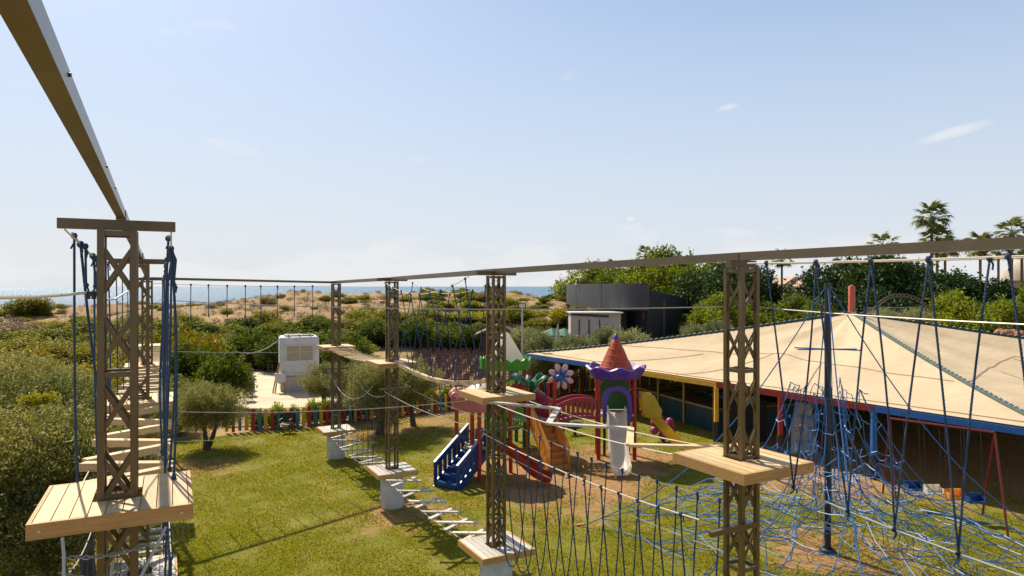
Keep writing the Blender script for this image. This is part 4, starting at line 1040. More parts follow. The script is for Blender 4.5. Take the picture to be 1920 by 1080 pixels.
m = MB(); m.box((c4.x-.05, c4.y+.05, 1.85), (1.5,1.15,.09)); m.build('deck', M['pl_dim'], t4)
m = MB(); m.prism([(-.62,0),(.62,0),(.62,1.05),(.35,1.25),(-.05,1.38),(-.4,1.25),(-.62,1.05)], (c4.x-.02, c4.y+.5, 1.92), (1,0,0), (0,0,1), (0,.06,0)); m.build('back_panel', M['pl_mgreen'], t4)
# purple arch
m = MB(); oo = [(.60,-.25),(.60,.75),(.52,1.0),(.35,1.16),(0,1.24),(-.35,1.16),(-.52,1.0),(-.60,.75),(-.60,-.25)]; ii = [(.44,-.25),(.44,.55),(.36,.82),(.22,.97),(0,1.03),(-.22,.97),(-.36,.82),(-.44,.55),(-.44,-.25)]
for i in range(8): m.prism([oo[i], oo[i+1], ii[i+1], ii[i]], (c4.x-.02, c4.y-.50, 1.82), (1,0,0), (0,0,1), (0,.10,0))
m.build('arch', M['pl_purple'], t4)
o = sweep_u('slide', t4, smooth_path([(4.30,28.15,1.95),(4.26,27.8,1.80),(4.20,27.2,1.25),(4.13,26.5,.62),(4.10,26.0,.30),(4.07,25.5,.18),(4.07,25.35,.16)], 6), .66, .30, 'pl_white', edge=.06); o['label'] = 'faded white slide chute'
m = MB()
for k in range(3): m.tube([(4.0+k*.3,28.05,1.9),(4.0+k*.3,28.05,1.92)], .02, 6)
# yellow slide to the right
m = MB(); m.prism([(0,0),(.75,-.28),(.80,.10),(.55,.55),(.48,.72),(-.05,.80),(-.02,.3)], at(1203,772,28.4)+V(0,-.25,0), (1,0,0), (0,0,1), (0,.05,0)); m.build('slide_hood', M['pl_yellow'], t4); m = MB(); m.prism([(0,0),(.75,-.28),(.80,.10),(.55,.55),(.48,.72),(-.05,.80),(-.02,.3)], at(1203,772,28.4)+V(0,.40,0), (1,0,0), (0,0,1), (0,.05,0)); m.build('slide_hood', M['pl_yellow'], t4)
o = sweep_u('slide', t4, smooth_path([at(1205,778,28.4),at(1222,785,28.45),at(1240,803,28.6),at(1262,828,28.9),at(1280,843,29.2)], 5), .5, .22, 'pl_yellow'); o['label'] = 'yellow slide chute'
m = MB(); m.tube([at(1198,790,28.6), at(1230,800,29), at(1300,860,29.5)], .035, 6); m.build('slide_support', M['black'], t4, True)
m = MB()
for k in range(4): m.tube([at(1192+k*4,765,28.6), at(1192+k*4,740,28.6)], .018, 6)
m.tube([at(1190,740,28.6), at(1206,740,28.6), at(1206,770,28.6), at(1200,775,28.6)], .022, 6); m.build('guard_bars', M['pl_red'], t4, True)
# arched crimson bridge between second deck and cone tower
tbg = thing('play_bridge', 'arched crimson plastic bridge with slotted railings', 'bridge', (2.7, 27.9, 0))
a, b = Vector((1.85,28.0,1.50)), Vector((3.55,28.15,1.66))
rail('railing', tbg, a, b, 0, .80, 'pl_dred', 8, .20); rail('railing', tbg, a+V(-.1,.8,0), b+V(-.1,.8,0), 0, .80, 'pl_dred', 8, .20)
for i in range(9):
    k = (i+.5)/9; c = lerp(a, b, k)+V(-.05,.4,.0+.11*math.sin(math.pi*k)); brd(c+V(0,-.38,0), c+V(0,.38,0), .15, .04, tbg, 'pl_dim', 'tread')
# little things
tg = thing('spring_toy', 'magenta bunch shaped spring toy beside the yellow slide', 'play ornament', gp(1243, 828))
q = gp(1243, 828); m = MB(); rd2 = random.Random(2)
for k in range(16): m.sphere((q.x+rd2.uniform(-.42,.42), q.y+rd2.uniform(-.25,.25), .55+rd2.uniform(-.28,.5)), .2, 8, 6)
m.build('body', M['pl_mag'], tg, True); m = MB(); m.tube([(q.x,q.y,0),(q.x,q.y,.4)], .1, 10); m.build('spring', M['spring'], tg, True)
tg = thing('spring_toy', 'small blue spring toy under the crimson bridge', 'play ornament', gp(1075, 810, 0))
q = gp(1078, 815); m = MB(); m.sphere((q.x,q.y,.45), .32, 12, 8, (1.5,.5,.6)); m.sphere((q.x-.4,q.y,.65), .16); m.build('body', M['pl_blue'], tg, True); m = MB(); m.tube([(q.x,q.y,0),(q.x,q.y,.35)], .08, 8); m.build('spring', M['spring'], tg, True)

# ------------------------------------------------------------------ under the canopy: mattress pen, swings, climbing slab
t = thing('mattress_pen', 'bamboo railed pen with navy tarpaulin sides', 'pen', gp(1250, 775))
pa, pb = gp(1195, 765), gp(1345, 790); pa.z = pb.z = 0
pa = Vector((7.4, 40.5, 0)); pb = Vector((9.9, 33.2, 0)); dv = (pb-pa).normalized(); nn = Vector((-dv.y, dv.x, 0))*1; nn = nn if nn.x > 0 else -nn
m = MB(); m.beam(pa+V(0,0,.55), pb+V(0,0,.55), .04, 1.05); m.beam(pb+V(0,0,.55)+nn*.05, pb+nn*8+V(0,0,.55), .04, 1.05); m.build('tarpaulin', M['tarp'], t)
for z in (1.15,):
    m = MB(); m.tube([pa+V(0,0,z), lerp(pa,pb,.5)+V(0,0,z-.03), pb+V(0,0,z)], .06, 8); m.tube([pb+V(0,0,z), pb+nn*8+V(0,0,z)], .06, 8); m.build('rail', M['bamboo'], t, True)
for k in (0,.33,.66,1): 
    q = lerp(pa, pb, k)-nn*.09; m = MB(); m.tube([q, q+V(0,0,2.5)], .06, 8); m.build('pole', M['bamboo'], t, True)
for k in (.4,.8,1.2):
    q = pb+nn*6*k; m = MB(); m.tube([q-dv*.0+V(0,0,0), q+V(0,0,2.5)], .05, 8); m.build('pole', M['bamboo'], t, True)
for i in range(4):
    for j in range(3):
        c = lerp(pa, pb, (i+.5)/4)+nn*(1.1+2.1*j); m = MB(); hh = .16+.05*random.random(); M3 = Matrix.Rotation(math.atan2(dv.y, dv.x)+random.uniform(-.08,.08), 3, 'Z')
        m.box(c+V(0,0,1.0+.12*j+hh/2), (1.75,1.95,hh), M3); o = m.build('mattress', M['mattb'] if (i, j) in ((1,2),(2,1)) else M['matt'], None, loc=c+V(0,0,1.0+.12*j))
        bv = o.modifiers.new('b', 'BEVEL'); bv.width = .06; bv.segments = 3
        if (i, j) in ((1,2),): setp(o, 'pale blue mattress at the back of the bamboo pen', 'mattress', 'mattresses in the pen')
        elif (i, j) == (2,1): setp(o, 'pale blue mattress in the middle of the bamboo pen', 'mattress', 'mattresses in the pen')
        else: setp(o, 'black quilted mattress lying in the bamboo pen', 'mattress', 'mattresses in the pen')
# climbing slab
t = thing('climbing_slab', 'leaning grey climbing slab with round holes under the canopy', 'climbing wall', gp(1508, 850))
q = gp(1508, 850); m = MB(); m.prism([(-.55,0),(.55,0),(.35,1.0),(.2,2.1),(-.45,2.2),(-.6,1.2)], (q.x,q.y,0), (1,0,0), (.15,.25,.96), (0,.1,0)); m.build('slab', M['pl_dim'], t)
for z in (.5,1.0,1.5):
    for x in (-.2,.15): m = MB(); m.tube([(q.x+x+.15*z, q.y+.24*z-.075, z), (q.x+x+.15*z, q.y+.24*z-.04, z)], .09, 12); m.build('hold', M['grey'], t, True)
m = MB(); m.box((q.x-1.6,q.y+2.2,.95), (1.6,.05,1.9)); m.build('panel', M['vblack'], t)
# swing set
t = thing('swing_set', 'red steel swing set in the shade of the canopy', 'swing', gp(1760, 900))
p, q = at(1668, 770, 22.6), at(1865, 793, 20.4); zt = 2.78; p.z = q.z = zt
for e in (p, q):
    for s_ in (-.9, .9):
        f = Vector((e.x+ .35*s_, e.y+1.1*s_, 0)); m = MB(); m.tube([e, f], .032, 8); m.build('leg', M['swing_red'], t, True)
m = MB(); m.tube([p, q], .04, 8); m.build('top_bar', M['swing_red'], t, True)
for k, mt, lb in ((.22,'pl_blue','blue'),(.42,'pl_white','white'),(.62,'pl_tan','tan'),(.80,'pl_blue','dark blue')):
    c = lerp(p, q, k); 
    for e in (-.22, .22):
        a_ = c+(q-p).normalized()*e; m = MB(); m.tube([a_, a_+V(0,-.15,-2.1)], .012, 5); m.build('swing_rope', M['spring'], t, True)
    b_ = c+V(0,-.15,-2.15); m = MB(); m.box(b_+V(0,0,0), (.5,.28,.05)); m.box(b_+V(0,.13,.12), (.5,.04,.24)); m.box(b_+V(-.24,0,.08), (.03,.26,.16)); m.box(b_+V(.24,0,.08), (.03,.26,.16)); o = m.build('seat', M[mt], t); o['label'] = lb+' bucket swing seat'

# ------------------------------------------------------------------ picket fence
FL = [gp(425, 812), gp(560, 803), gp(700, 788), gp(842, 771), gp(960, 752), gp(1100, 735), gp(1230, 722), gp(1330, 716)]
fence = thing('picket_fence', 'low picket fence in red, yellow and teal behind the lawn', 'fence', FL[0])
pk = {}
for c in ('red','yellow','blue'):
    m = MB(); m.prism([(-.085,0),(.085,0),(.085,.93),(.0,1.02),(-.085,.93)], (0,0,0), (1,0,0), (0,0,1), (0,.03,0)); pk[c] = m.mesh('picket', M['picket_'+c])
seq = ['yellow','red','blue']; cnt = 0; tot = 0; seglen = []
for i in range(len(FL)-1): seglen.append((FL[i+1]-FL[i]).length)
tot = sum(seglen); s_ = 0; step = .30; 
while s_ < tot and cnt < 299:
    r_ = s_; i = 0
    while r_ > seglen[i] and i < len(seglen)-1: r_ -= seglen[i]; i += 1
    q = lerp(FL[i], FL[i+1], r_/seglen[i]); dv = FL[i+1]-FL[i]
    inst('picket', pk[seq[cnt % 3]], fence, q-FL[0]+V(0,0,random.uniform(.02,.08)), (random.uniform(-.03,.03),random.uniform(-.02,.02),math.atan2(dv.y,dv.x)), (random.uniform(.85,1.1),1,random.uniform(.95,1.05))); cnt += 1; s_ += step
for i in range(len(FL)-1):
    m = MB(); o_ = V(0,.035,0); m.beam(FL[i]+V(0,0,.25)+o_, FL[i+1]+V(0,0,.25)+o_, .03, .06); m.beam(FL[i]+V(0,0,.8)+o_, FL[i+1]+V(0,0,.8)+o_, .03, .06); m.build('rail', M['picket_red'], fence)

# ------------------------------------------------------------------ chairs
def chairmesh(mt='brown'):
    m = MB()
    m.box((0,0,.44), (.48,.46,.04))
    for x in (-.22,.22):
        m.box((x,-.21,.22), (.035,.035,.42)); m.beam((x,.22,0), (x,.20,.44), .035, .035); m.beam((x,.21,.46), (x,.30,.92), .035, .035, (0,1,0))
        m.box((x,-.0,.66), (.04,.44,.025)); m.box((x,-.19,.55), (.03,.03,.2))
    for k in range(4): m.beam((-.2,.225+.02*k,.54+.10*k), (.2,.225+.02*k,.54+.10*k), .02, .075)
    return m.mesh('chair', M[mt])
ch = chairmesh()
cands = []
for r_ in range(17):
    for c in range(26):
        y = 46.5+r_*1.45; x = -10.5+c*.78+(.1 if r_ % 2 else 0)+.02*y
        if x < -9.5+ (y-46)*.02-1 or x > 9+ (y-46)*.1: continue
        if y < 38.2+(x+3)*.97+2: continue
        if -1.6 < x < -.6: continue
        cands.append((y, x))
cands.sort(); rest = MB(); nind = 0
for (y, x) in cands:
    a = R(200)+random.gauss(0,.28); xx_, yy_ = x+random.uniform(-.17,.17), y+random.uniform(-.28,.28)
    if nind < 270:
        o = inst('chair', ch, None, (xx_, yy_, 0), (0,0,a)); setp(o, 'brown woven armchair in the seating rows behind the picket fence', 'chair', 'brown chairs set out in rows'); nind += 1
    else:
        M3 = Matrix.Rotation(a, 3, 'Z'); n0 = len(rest.v); rest.v += [tuple(M3 @ v.co+Vector((xx_, yy_, 0))) for v in ch.vertices]; rest.f += [tuple(i+n0 for i in p.vertices) for p in ch.polygons]
if rest.v: setp(rest.build('chair_rows', M['brown']), 'rearmost rows of brown chairs before the thicket', None, kind='stuff')
# stacks of chairs by the patio
for i, (px, py) in enumerate([(466,752),(469,742),(468,732),(464,723),(466,715),(463,708)]):
    q = gp(px, py)
    for k in range(4):
        o = inst('chair', ch, None, (q.x, q.y, k*.16), (0,0,R(95+random.uniform(-6,6)))); setp(o, 'brown chair in the stacks at the left edge of the patio', 'chair', 'stacked chairs left of the patio')
for i, (px, py) in enumerate([(509,698),(513,693)]):
    q = gp(px, py)
    for k in range(2): o = inst('chair', ch, None, (q.x, q.y, k*.16), (0,0,R(80+random.uniform(-6,6)))); setp(o, 'brown chair stacked beside the white kiosk', 'chair', 'chairs beside the kiosk')
q = gp(536, 812); t = thing('garden_chair', 'lone dark armchair standing on the lawn against the picket fence', 'chair', q)
m = MB(); m.box(q+V(0,0,.44), (.5,.48,.04)); m.build('seat', M['grey'], t)
m = MB(); m.box(q+V(0,.28,.74), (.46,.03,.5), Matrix.Rotation(-.15,3,'X')); m.build('backrest', M['spring'], t)
for sx in (-.24,.24):
    for sy in (-.22,.22): m = MB(); m.box(q+V(sx,sy,.21), (.03,.03,.42)); m.build('leg', M['spring'], t)
    m = MB(); m.box(q+V(sx,0,.68), (.05,.46,.025)); m.box(q+V(sx,-.21,.56), (.03,.03,.22)); m.build('armrest', M['grey'], t)

# ------------------------------------------------------------------ kiosk
KY = 47.6; k0 = Vector(((560-960)/F*KY, KY, 0)); rk = R(2)
t = thing('kiosk', 'small white kiosk cabin on the pale patio', 'kiosk', k0, R(21))
kw, kd = 2.6, 2.2
m = MB(); m.box((0,0,.5), (kw-.15,kd-.15,1.0)); m.build('plinth', M['beige'], t, local=True)
body = MB(); body.box((0,0,2.36), (kw,kd,2.72)); o = body.build('body', M['white'], t, local=True); bv = o.modifiers.new('b','BEVEL'); bv.width = .22; bv.segments = 5
for p in o.data.polygons: p.use_smooth = False
m = MB()
for a, b in (((-1.02,-1.12,3.83),(1.02,-1.12,2.95)),((-1.02,-1.12,1.25),(1.02,-1.12,1.25)),((-1.02,-1.12,1.2),(-1.02,-1.12,3.4)),((1.02,-1.12,1.2),(1.02,-1.12,3.4)),((-1.02,-1.125,1.78),(1.02,-1.125,1.78))): m.beam(a, b, .05, .06)
m.build('moulding', M['white'], t, local=True)
m = MB()
for a, b in (((-.90,-1.13,3.12),(.90,-1.13,3.12)),((-.90,-1.13,2.08),(.90,-1.13,2.08)),((-.87,-1.13,2.08),(-.87,-1.13,3.12)),((.87,-1.13,2.08),(.87,-1.13,3.12)),((0,-1.135,2.08),(0,-1.135,3.12))): m.beam(a, b, .05, .055)
w_ = m.build('window', M['white'], t, local=True)
for sx in (-1, 1): m = MB(); m.box((sx*.44,-1.112,2.6), (.80,.02,.98)); m.build('pane', M['blind'], w_, local=True)
m = MB(); m.box((0,0,3.76), (1.9,1.6,.08)); 
for x in (-.7,0,.7): m.box((x,-.1,3.83), (.06,1.9,.06))
m.beam((.2,-.6,3.88),(1.6,-.3,3.90),.05,.05); m.build('roof_frame', M['grey'], t, local=True)
m = MB(); m.box((-1.25,-1.25,1.0), (.7,.3,.62)); o = m.build('air_conditioner', M['white'], t, local=True)
m = MB()
for a, b in (((-1.6,-1.5,0),(-1.32,-1.1,2.0)),((-1.75,-1.5,0),(-1.38,-1.1,1.9)),((-.95,-1.45,0),(-1.05,-1.14,.95)),((-1.4,-1.4,.66),(-.85,-1.3,.66))): m.beam(a, b, .07, .05)
o = m.build('ladder', M['bamboo'], t, local=True); o['label'] = 'wooden ladder leaning on the corner'
m = MB(); m.tube(sagline(at(527,633,46), at(440,658,44), .5), .03, 6); setp(m.build('cable', M['cable'], None, True, loc=at(527,633,46)), 'slack grey cable running left from the kiosk roof', 'cable')

# ------------------------------------------------------------------ hut, parasols, lamps
q = Vector((-1.8, 84, terr(-1.8,84))); HY = 68; hz_ = .5
t = thing('garden_hut', 'dark brown wooden hut at the edge of the thicket', 'hut', (-2.2, HY, hz_))
cx = (935-960)/F*HY
m = MB(); m.box((cx,HY,hz_+.6), (3.4,3,2.6)); m.build('wall', M['hut'], t)
m = MB(); m.prism([(-2.3,0),(0,1.0),(2.3,0),(2.3,-.12),(0,.86),(-2.3,-.12)], (cx,HY,hz_+1.95), (1,0,0), (0,0,1), (0,3.8,0)); m.build('roof', M['hut'], t)
q = at(979, 655, 46); t = thing('floodlight_pole', 'thin pole with a square floodlight beyond the canopy corner', 'lamp', (q.x, q.y, 0))
m = MB(); m.tube([(q.x,q.y,0),(q.x,q.y,H-36/F*46)], .06, 8); m.build('pole', M['galv'], t, True)
m = MB(); m.box((q.x,q.y,H-36/F*46), (.5,.12,.38), Matrix.Rotation(.3,3,'X')); h_ = m.build('lamp_housing', M['spring'], t); m = MB(); m.box((q.x,q.y-.075,H-36/F*46), (.38,.02,.26), Matrix.Rotation(.3,3,'X')); m.build('lamp_glass', M['lamp'], h_)
q = at(1054, 560, 130); t = thing('street_lamp', 'distant street lamp against the sea', 'lamp', (q.x,q.y,2))
m = MB(); m.tube([(q.x,q.y,2),(q.x,q.y,H+1.6),(q.x+1.2,q.y,H+1.75)], .09, 6); m.build('pole', M['galv'], t, True)
q = gp(1044, 655); q = Vector((at(1046,640,62).x, 62, 0)); t = thing('parasol', 'closed cream parasol before the beige wall', 'parasol', q)
m = MB(); m.tube([q, q+V(0,0,3.6)], .05, 8); m.build('pole', M['grey'], t, True); m = MB(); m.lathe([(.32,1.2),(.28,1.6),(.16,2.8),(.04,3.75),(0,3.8)], 12, q); m.build('cover', M['beige'], t, True)
for px in (1035, 1058):
    q = Vector((at(px,640,66).x, 66, 0)); t = thing('parasol', 'open dark green parasol '+('left' if px < 1040 else 'right')+' of the closed cream one', 'parasol', q)
    m = MB(); m.tube([q, q+V(0,0,2.9)], .05, 8); m.build('pole', M['grey'], t, True); m = MB(); m.lathe([(1.6,2.4),(1.55,2.5),(.05,3.1),(0,3.1)], 8, q); m.build('canopy', M['pl_dgreen'], t)

# ------------------------------------------------------------------ black stage building
BY = 62.0; s_ = BY/F
def bx(px): return (px-960)*s_
def bz(py): return H-(py-537)*s_
t = thing('stage_building', 'black event building with a curved grey fascia behind the olives', 'building', (12, BY, 0))
n = 28; arc = [(12.6-5.9*math.cos(R(84)*i/n), 84-24*math.sin(R(84)*i/n)) for i in range(n+1)]; z0, z1 = 5.02, 7.42
m = MB(); vs = []
for x, y in arc: vs += [(x, y, z0), (x, y, z1), (x+.15, y+.25, z1), (x+.15, y+.25, z0)]
fs = []
for i in range(n): o_ = i*4; fs += [(o_+k, o_+4+k, o_+4+(k+1)%4, o_+(k+1)%4) for k in range(4)]
fs += [(0,1,2,3), tuple(n*4+k for k in (3,2,1,0))]
m.add(vs, fs); m.build('fascia', M['charl'], t, True)
for i in (7,16):
    (xa, ya), (xb, yb) = arc[i], arc[i+1]; m = MB(); m.beam((xa-.02, ya-.02, z0+.02), (xa-.02, ya-.02, z1-.02), .02, .02, (1,0,0)); m.build('fascia_joint', M['char'], t)
m = MB(); m.add([(x, y, z0+.35) for x, y in arc]+[(x, y, z0+.47) for x, y in arc]+[], [tuple(range(n+1)), tuple(range(2*n+1, n, -1))]); m.build('ceiling', M['vblack'], t)
x1, y1 = arc[-1]; x2, y2 = (1322-960)/F*86, 86
m = MB(); pr = [(x1,y1+.3,6.95),(x2,y2,H-33/F*86),(x2,y2,-.2),(x1,y1+.3,-.2)]
vs = [Vector(a) for a in pr]+[Vector(a)+V(-3,10,0) for a in pr]; m.add(vs, [(0,1,2,3),(7,6,5,4),(0,4,5,1),(1,5,6,2),(3,2,6,7),(0,3,7,4)]); m.build('wall', M['vblack'], t)
for kk in (.22,.6):
    x, y = lerp(x1, x2, kk)-.12, lerp(y1+.3, y2, kk)-.05; m = MB(); m.box((x,y,3.3), (.35,.5,5.4-1.2*kk)); m.build('pilaster', M['charl'], t)
m = MB(); m.box((bx(1195),BY+3.0,2.5), (bx(1236)-bx(1160),1.2,5.0)); m.build('wall', M['charl'], t)
m = MB(); m.box((bx(1166),BY+2.1,2.4), (.15,.7,4.8)); m.build('wall_edge', M['vblack'], t)
m = MB(); m.tube([(arc[1][0]+.1, arc[1][1], 0), (arc[1][0]+.1, arc[1][1], z0-.003)], .12, 8); m.build('column', M['char'], t, True)
m = MB(); m.tube([(bx(1209), BY-.6, 0), (bx(1209), BY-.6, z0+.3)], .09, 8); m.build('column', M['charl'], t, True)
m = MB(); m.box((bx(1095),BY+6,z0-.5),(.8,.6,1.0), Matrix.Rotation(.3,3,'Y')); m.build('loudspeaker', M['hut'], t)
m = MB(); m.box((bx(1207),BY-.9,bz(590)),(.6,.4,.9)); m.build('loudspeaker', M['hut'], t)
x, y = lerp(x1, x2, .72), lerp(y1, y2, .72); m = MB(); m.sphere((x-.2,y-.2,H-46/F*y), .26, 10, 7); m.build('wall_lamp', M['beige'], t, True)
m = MB(); m.sphere((arc[8][0]-.25,arc[8][1]-.2,z1-.1), .2, 8, 6); m.build('wall_lamp', M['beige'], t, True)
t = thing('beige_pavilion', 'low beige walled pavilion with sliding doors under the curved fascia', 'building', (bx(1117), BY-1.5, 0))
m = MB(); m.box((bx(1117),BY+1.2,2.35),(bx(1164)-bx(1070),2.5,4.7)); m.build('wall', M['beige'], t)
m = MB(); m.box((bx(1117),BY+1.1,4.76),(bx(1167)-bx(1066),3.0,.1)); m.build('roof', M['white'], t)
m = MB(); m.beam((bx(1071),BY-.15,bz(589)),(bx(1141),BY-.2,bz(593)),.16,.18); m.build('door_track', M['char'], t)
for px in (1086,1104,1124): m = MB(); m.box((bx(px),BY-.1,2.2),(.08,.06,3.9)); m.build('door_frame', M['charl'], t)
for px in (1095,1114): m = MB(); m.box((bx(px),BY-.08,2.2),(.72,.04,3.8)); m.build('door', M['beige'], t)

# houses at the right
def house(label, px0, px1, ptop, pbase, Y, roofmt='tile'):
    a, b = at(px0, pbase, Y), at(px1, ptop, Y); t = thing('house', label, 'house', ((a.x+b.x)/2, Y, 0)); w2 = b.x-a.x; cx_ = (a.x+b.x)/2; zt = b.z; hr = (zt-a.z)*.45
    m = MB(); m.box((cx_,Y+4,(zt-hr)/2),(w2,8,zt-hr)); m.build('wall', M['beige'], t)
    m = MB(); m.prism([(-w2/2-.5,0),(-w2*.2,hr),(w2*.2,hr),(w2/2+.5,0)], (cx_,Y+4,zt-hr+.005), (1,0,0), (0,0,1), (0,9,0)); m.build('roof', M[roofmt], t)
    for k in range(2): m = MB(); m.box((cx_+(-.25+.5*k)*w2,Y-.03,zt-hr-1.4),(1.2,.05,1.1)); m.build('window', M['glass'], t)
house('cream house with pale terracotta roof glimpsed left of the dark tree', 1474, 1522, 519, 550, 124)
house('second tile roofed house just left of the tall blue mast', 1522, 1552, 524, 552, 116)
t = thing('dome_building', 'pale building with thatched domes at the right edge', 'building', at(1925, 560, 100))
a = at(1942, 532, 100); m = MB(); m.box((a.x,a.y+3,4),(9,6,8)); m.build('wall', M['beige'], t)
m = MB(); m.lathe([(3.4,0),(3.2,1.2),(2.4,2.3),(1.2,3.0),(0,3.2)], 20, (a.x-1,a.y,8)); m.build('dome', M['dome'], t, True)
t = thing('arched_truss', 'dark arched timber truss in front of the dark trees', 'arch', at(1690, 575, 55))
AY = 56; c = at(1690, 600, AY); m = MB()
for r_, e in ((2.6, 0), (2.35, 0)):
    m.tube([(c.x+math.cos(math.pi*(1-k/24))*r_*.96, AY, c.z+math.sin(math.pi*(1-k/24))*r_*.82-.0) for k in range(25)], .05, 6)
for k in range(1, 24):
    a = math.pi*(1-k/24); m.tube([(c.x+math.cos(a)*2.6*.96, AY, c.z+math.sin(a)*2.6*.82), (c.x+math.cos(a+.05)*2.35*.96, AY, c.z+math.sin(a+.05)*2.35*.82)], .03, 5)
m.tube([(c.x-2.5,AY,0),(c.x-2.5,AY,c.z+.05)], .06, 6); m.tube([(c.x+2.5,AY,0),(c.x+2.5,AY,c.z+.05)], .06, 6); m.build('truss', M['pergola'], t, True)
m = MB(); m.box((c.x,AY+1.2,c.z*.5+.5),(4.2,1.5,c.z+1.0)); m.build('backdrop', M['char'], t)

# ------------------------------------------------------------------ palms
def fan_leaf():
    m = MB(); n = 15; m.tube([(0,0,0),(.5,0,.12),(1.0,0,.14)], [.03,.022,.015], 4)
    rd_ = random.Random(4)
    for k in range(n):
        a = R(-82+164*k/(n-1)); ln = 1.0*(1-.25*abs(a)/1.5)*rd_.uniform(.9,1.08); c = Vector((1.0,0,.14)); dr = Vector((math.cos(a), math.sin(a), 0)); s = Vector((-math.sin(a), math.cos(a), 0))
        p1 = c+dr*ln*.55+V(0,0,.05); p2 = c+dr*ln+V(0,0,-.30*rd_.uniform(.6,1.4)); w_ = .075
        m.add([c, p1-s*w_, p1+s*w_, p2], [(0,1,2),(1,3,2)])
    return m.mesh('frond', M['palm'])
FRD = fan_leaf()
def palm(label, px, ptop, Y, sc=1.0, base=0, seed=1, nf=26, lean=0):
    """ptop: picture row of the crown centre"""
    rd_ = random.Random(seed); c = at(px, ptop, Y); t = thing('palm_tree', label, 'palm tree', (c.x, Y, base), 0, 'fan palms behind the garden')
    m = MB(); m.tube([(c.x+lean, Y, base), (c.x+lean*.4, Y, lerp(base, c.z, .5)), (c.x, Y, c.z-.2)], [.26*sc,.20*sc,.19*sc], 10); m.build('trunk', M['palmbark'], t, True)
    m = MB(); m.lathe([(.2*sc,-1.2*sc),(.42*sc,-.8*sc),(.40*sc,-.2*sc),(.1,.2*sc)], 10, c); m.build('dead_skirt', M['dry'], t)
    for k in range(nf):
        a = k*2.4+rd_.uniform(-.2,.2); el_ = R(75)-R(115)*(k/nf)**.8+rd_.uniform(-.1,.1); s = sc*rd_.uniform(.9,1.15)
        inst('frond', FRD, t, (c.x-(c.x), 0, c.z-base) if False else (0, 0, c.z-base), (rd_.uniform(-.3,.3), -el_, a), (s*1.35,s*1.2,s*1.2))
    return t
palm('tallest fan palm at the right, ragged crown above the beam', 1747, 410, 92, 1.0, seed=1, nf=30)
palm('shorter fan palm tucked just right of the tallest one', 1757, 452, 92, .95, seed=2)
palm('small fan palm low behind the beam, right of the tall pair', 1772, 468, 98, .9, seed=3)
palm('fan palm with a thick trunk between the tall pair and the right edge', 1838, 462, 92, .9, seed=4)
palm('fan palm near the right edge with a tall reddish trunk', 1897, 436, 96, .9, seed=5)
palm('fan palm at the right edge, crown below the beam', 1916, 470, 90, .85, seed=6)
palm('fan palm whose crown tops the big dark tree', 1655, 462, 90, .9, seed=7, nf=20)
palm('low fan palm between the thick trunk palm and the right edge', 1872, 475, 92, .8, seed=12, nf=20)
palm('tiny far palm standing above the light trees left of the beam', 1211, 479, 130, .85, seed=8, nf=20)
palm('far palm by the left end of the tree belt', 1149, 503, 120, .7, seed=9, nf=20)
palm('palm behind the head of the large lattice tower', 1466, 489, 80, .62, seed=10, nf=20)

# ------------------------------------------------------------------ trees at the right
def trow(kind, px, ptop, Y, r, label, h=None, seed=1, name='broadleaf_tree', group=None):
    x = (px-960)/F*Y; zt = H-(ptop-537)/F*Y; h = h or r; z = terr(x, Y)
    return tree(kind, name, label, x, Y, zt-h*.80-z, r*1.12, h*1.1, z, .22, group, seed, rz=seed*1.3)
G1 = 'trees behind the black building'
for i, (px, pt_, Y, r_, kd, lb) in enumerate([
 (1105,502,112,5.5,'mid0','grey green tree at the left end of the tree belt'),
 (1150,505,100,4.6,'mid1','yellow green tree above the left of the curved fascia'),
 (1200,498,96,5.0,'mid0','light green tree above the middle of the curved fascia'),
 (1262,472,104,6.0,'mid1','tall light tree whose top breaks over the beam'),
 (1255,502,90,5.0,'mid0','bushy bright green tree behind the right of the fascia'),
 (1310,494,86,4.6,'mid1','leafy tree behind the black wing'),
 (1352,500,78,5.2,'dark0','dark tree behind the right end of the black wing'),
 (1355,560,66,3.6,'mid0','green tree just left of the large lattice tower'),
 (1415,505,84,5.0,'dark1','dark tree seen through the large lattice tower'),
 (1465,560,70,3.8,'mid1','low green tree right of the large lattice tower'),
 (1510,575,64,3.6,'mid0','green shrub tree below the terracotta roofs'),
 (1600,488,76,5.6,'dark0','left half of the big dark tree mass beside the red mast cap'),
 (1665,484,74,6.2,'dark1','highest dome of the big dark tree mass'),
 (1720,500,78,5.6,'dark0','right shoulder of the big dark tree mass'),
 (1640,545,62,3.6,'dark1','dark tree behind the arched truss'),
 (1760,560,60,3.6,'mid0','bright green tree right of the arched truss'),
 (1800,520,72,4.6,'dark1','dark tree under the thick trunk palm'),
 (1815,560,60,4.2,'mid1','bright green tree behind the near ropes at the right'),
 (1865,530,70,4.6,'dark0','dark tree near the right edge'),
 (1880,575,56,3.6,'mid0','green tree low at the right edge'),
 (1950,540,66,4.6,'mid1','tree cut by the right edge of the view'),
 ]):
    trow(kd, px, pt_, Y, r_, lb, seed=i+1, group=G1)
# lower green hedge behind canopy
for i, px in enumerate(range(1440, 1960, 42)):
    Y = 66+(i % 2)*3; x = (px-960)/F*Y
    bush('green0' if i % 3 else 'aut0' if i == 3 else 'green0', 'hedge_shrub', 'green shrub in the hedge behind the canopy', 'shrub', x, Y, 3.0, 5.2, 0, 'shrubs behind the canopy')
bush('flow0', 'flowering_shrub', 'pink flowering shrub left of the red mast cap', 'shrub', at(1575,560,64).x, 62, 1.6, 2.6, 3.0)
bush('flow0', 'flowering_shrub', 'pink oleander at the right edge behind the canopy', 'shrub', at(1908,580,58).x, 56, 2.2, 4.0, 2.0)
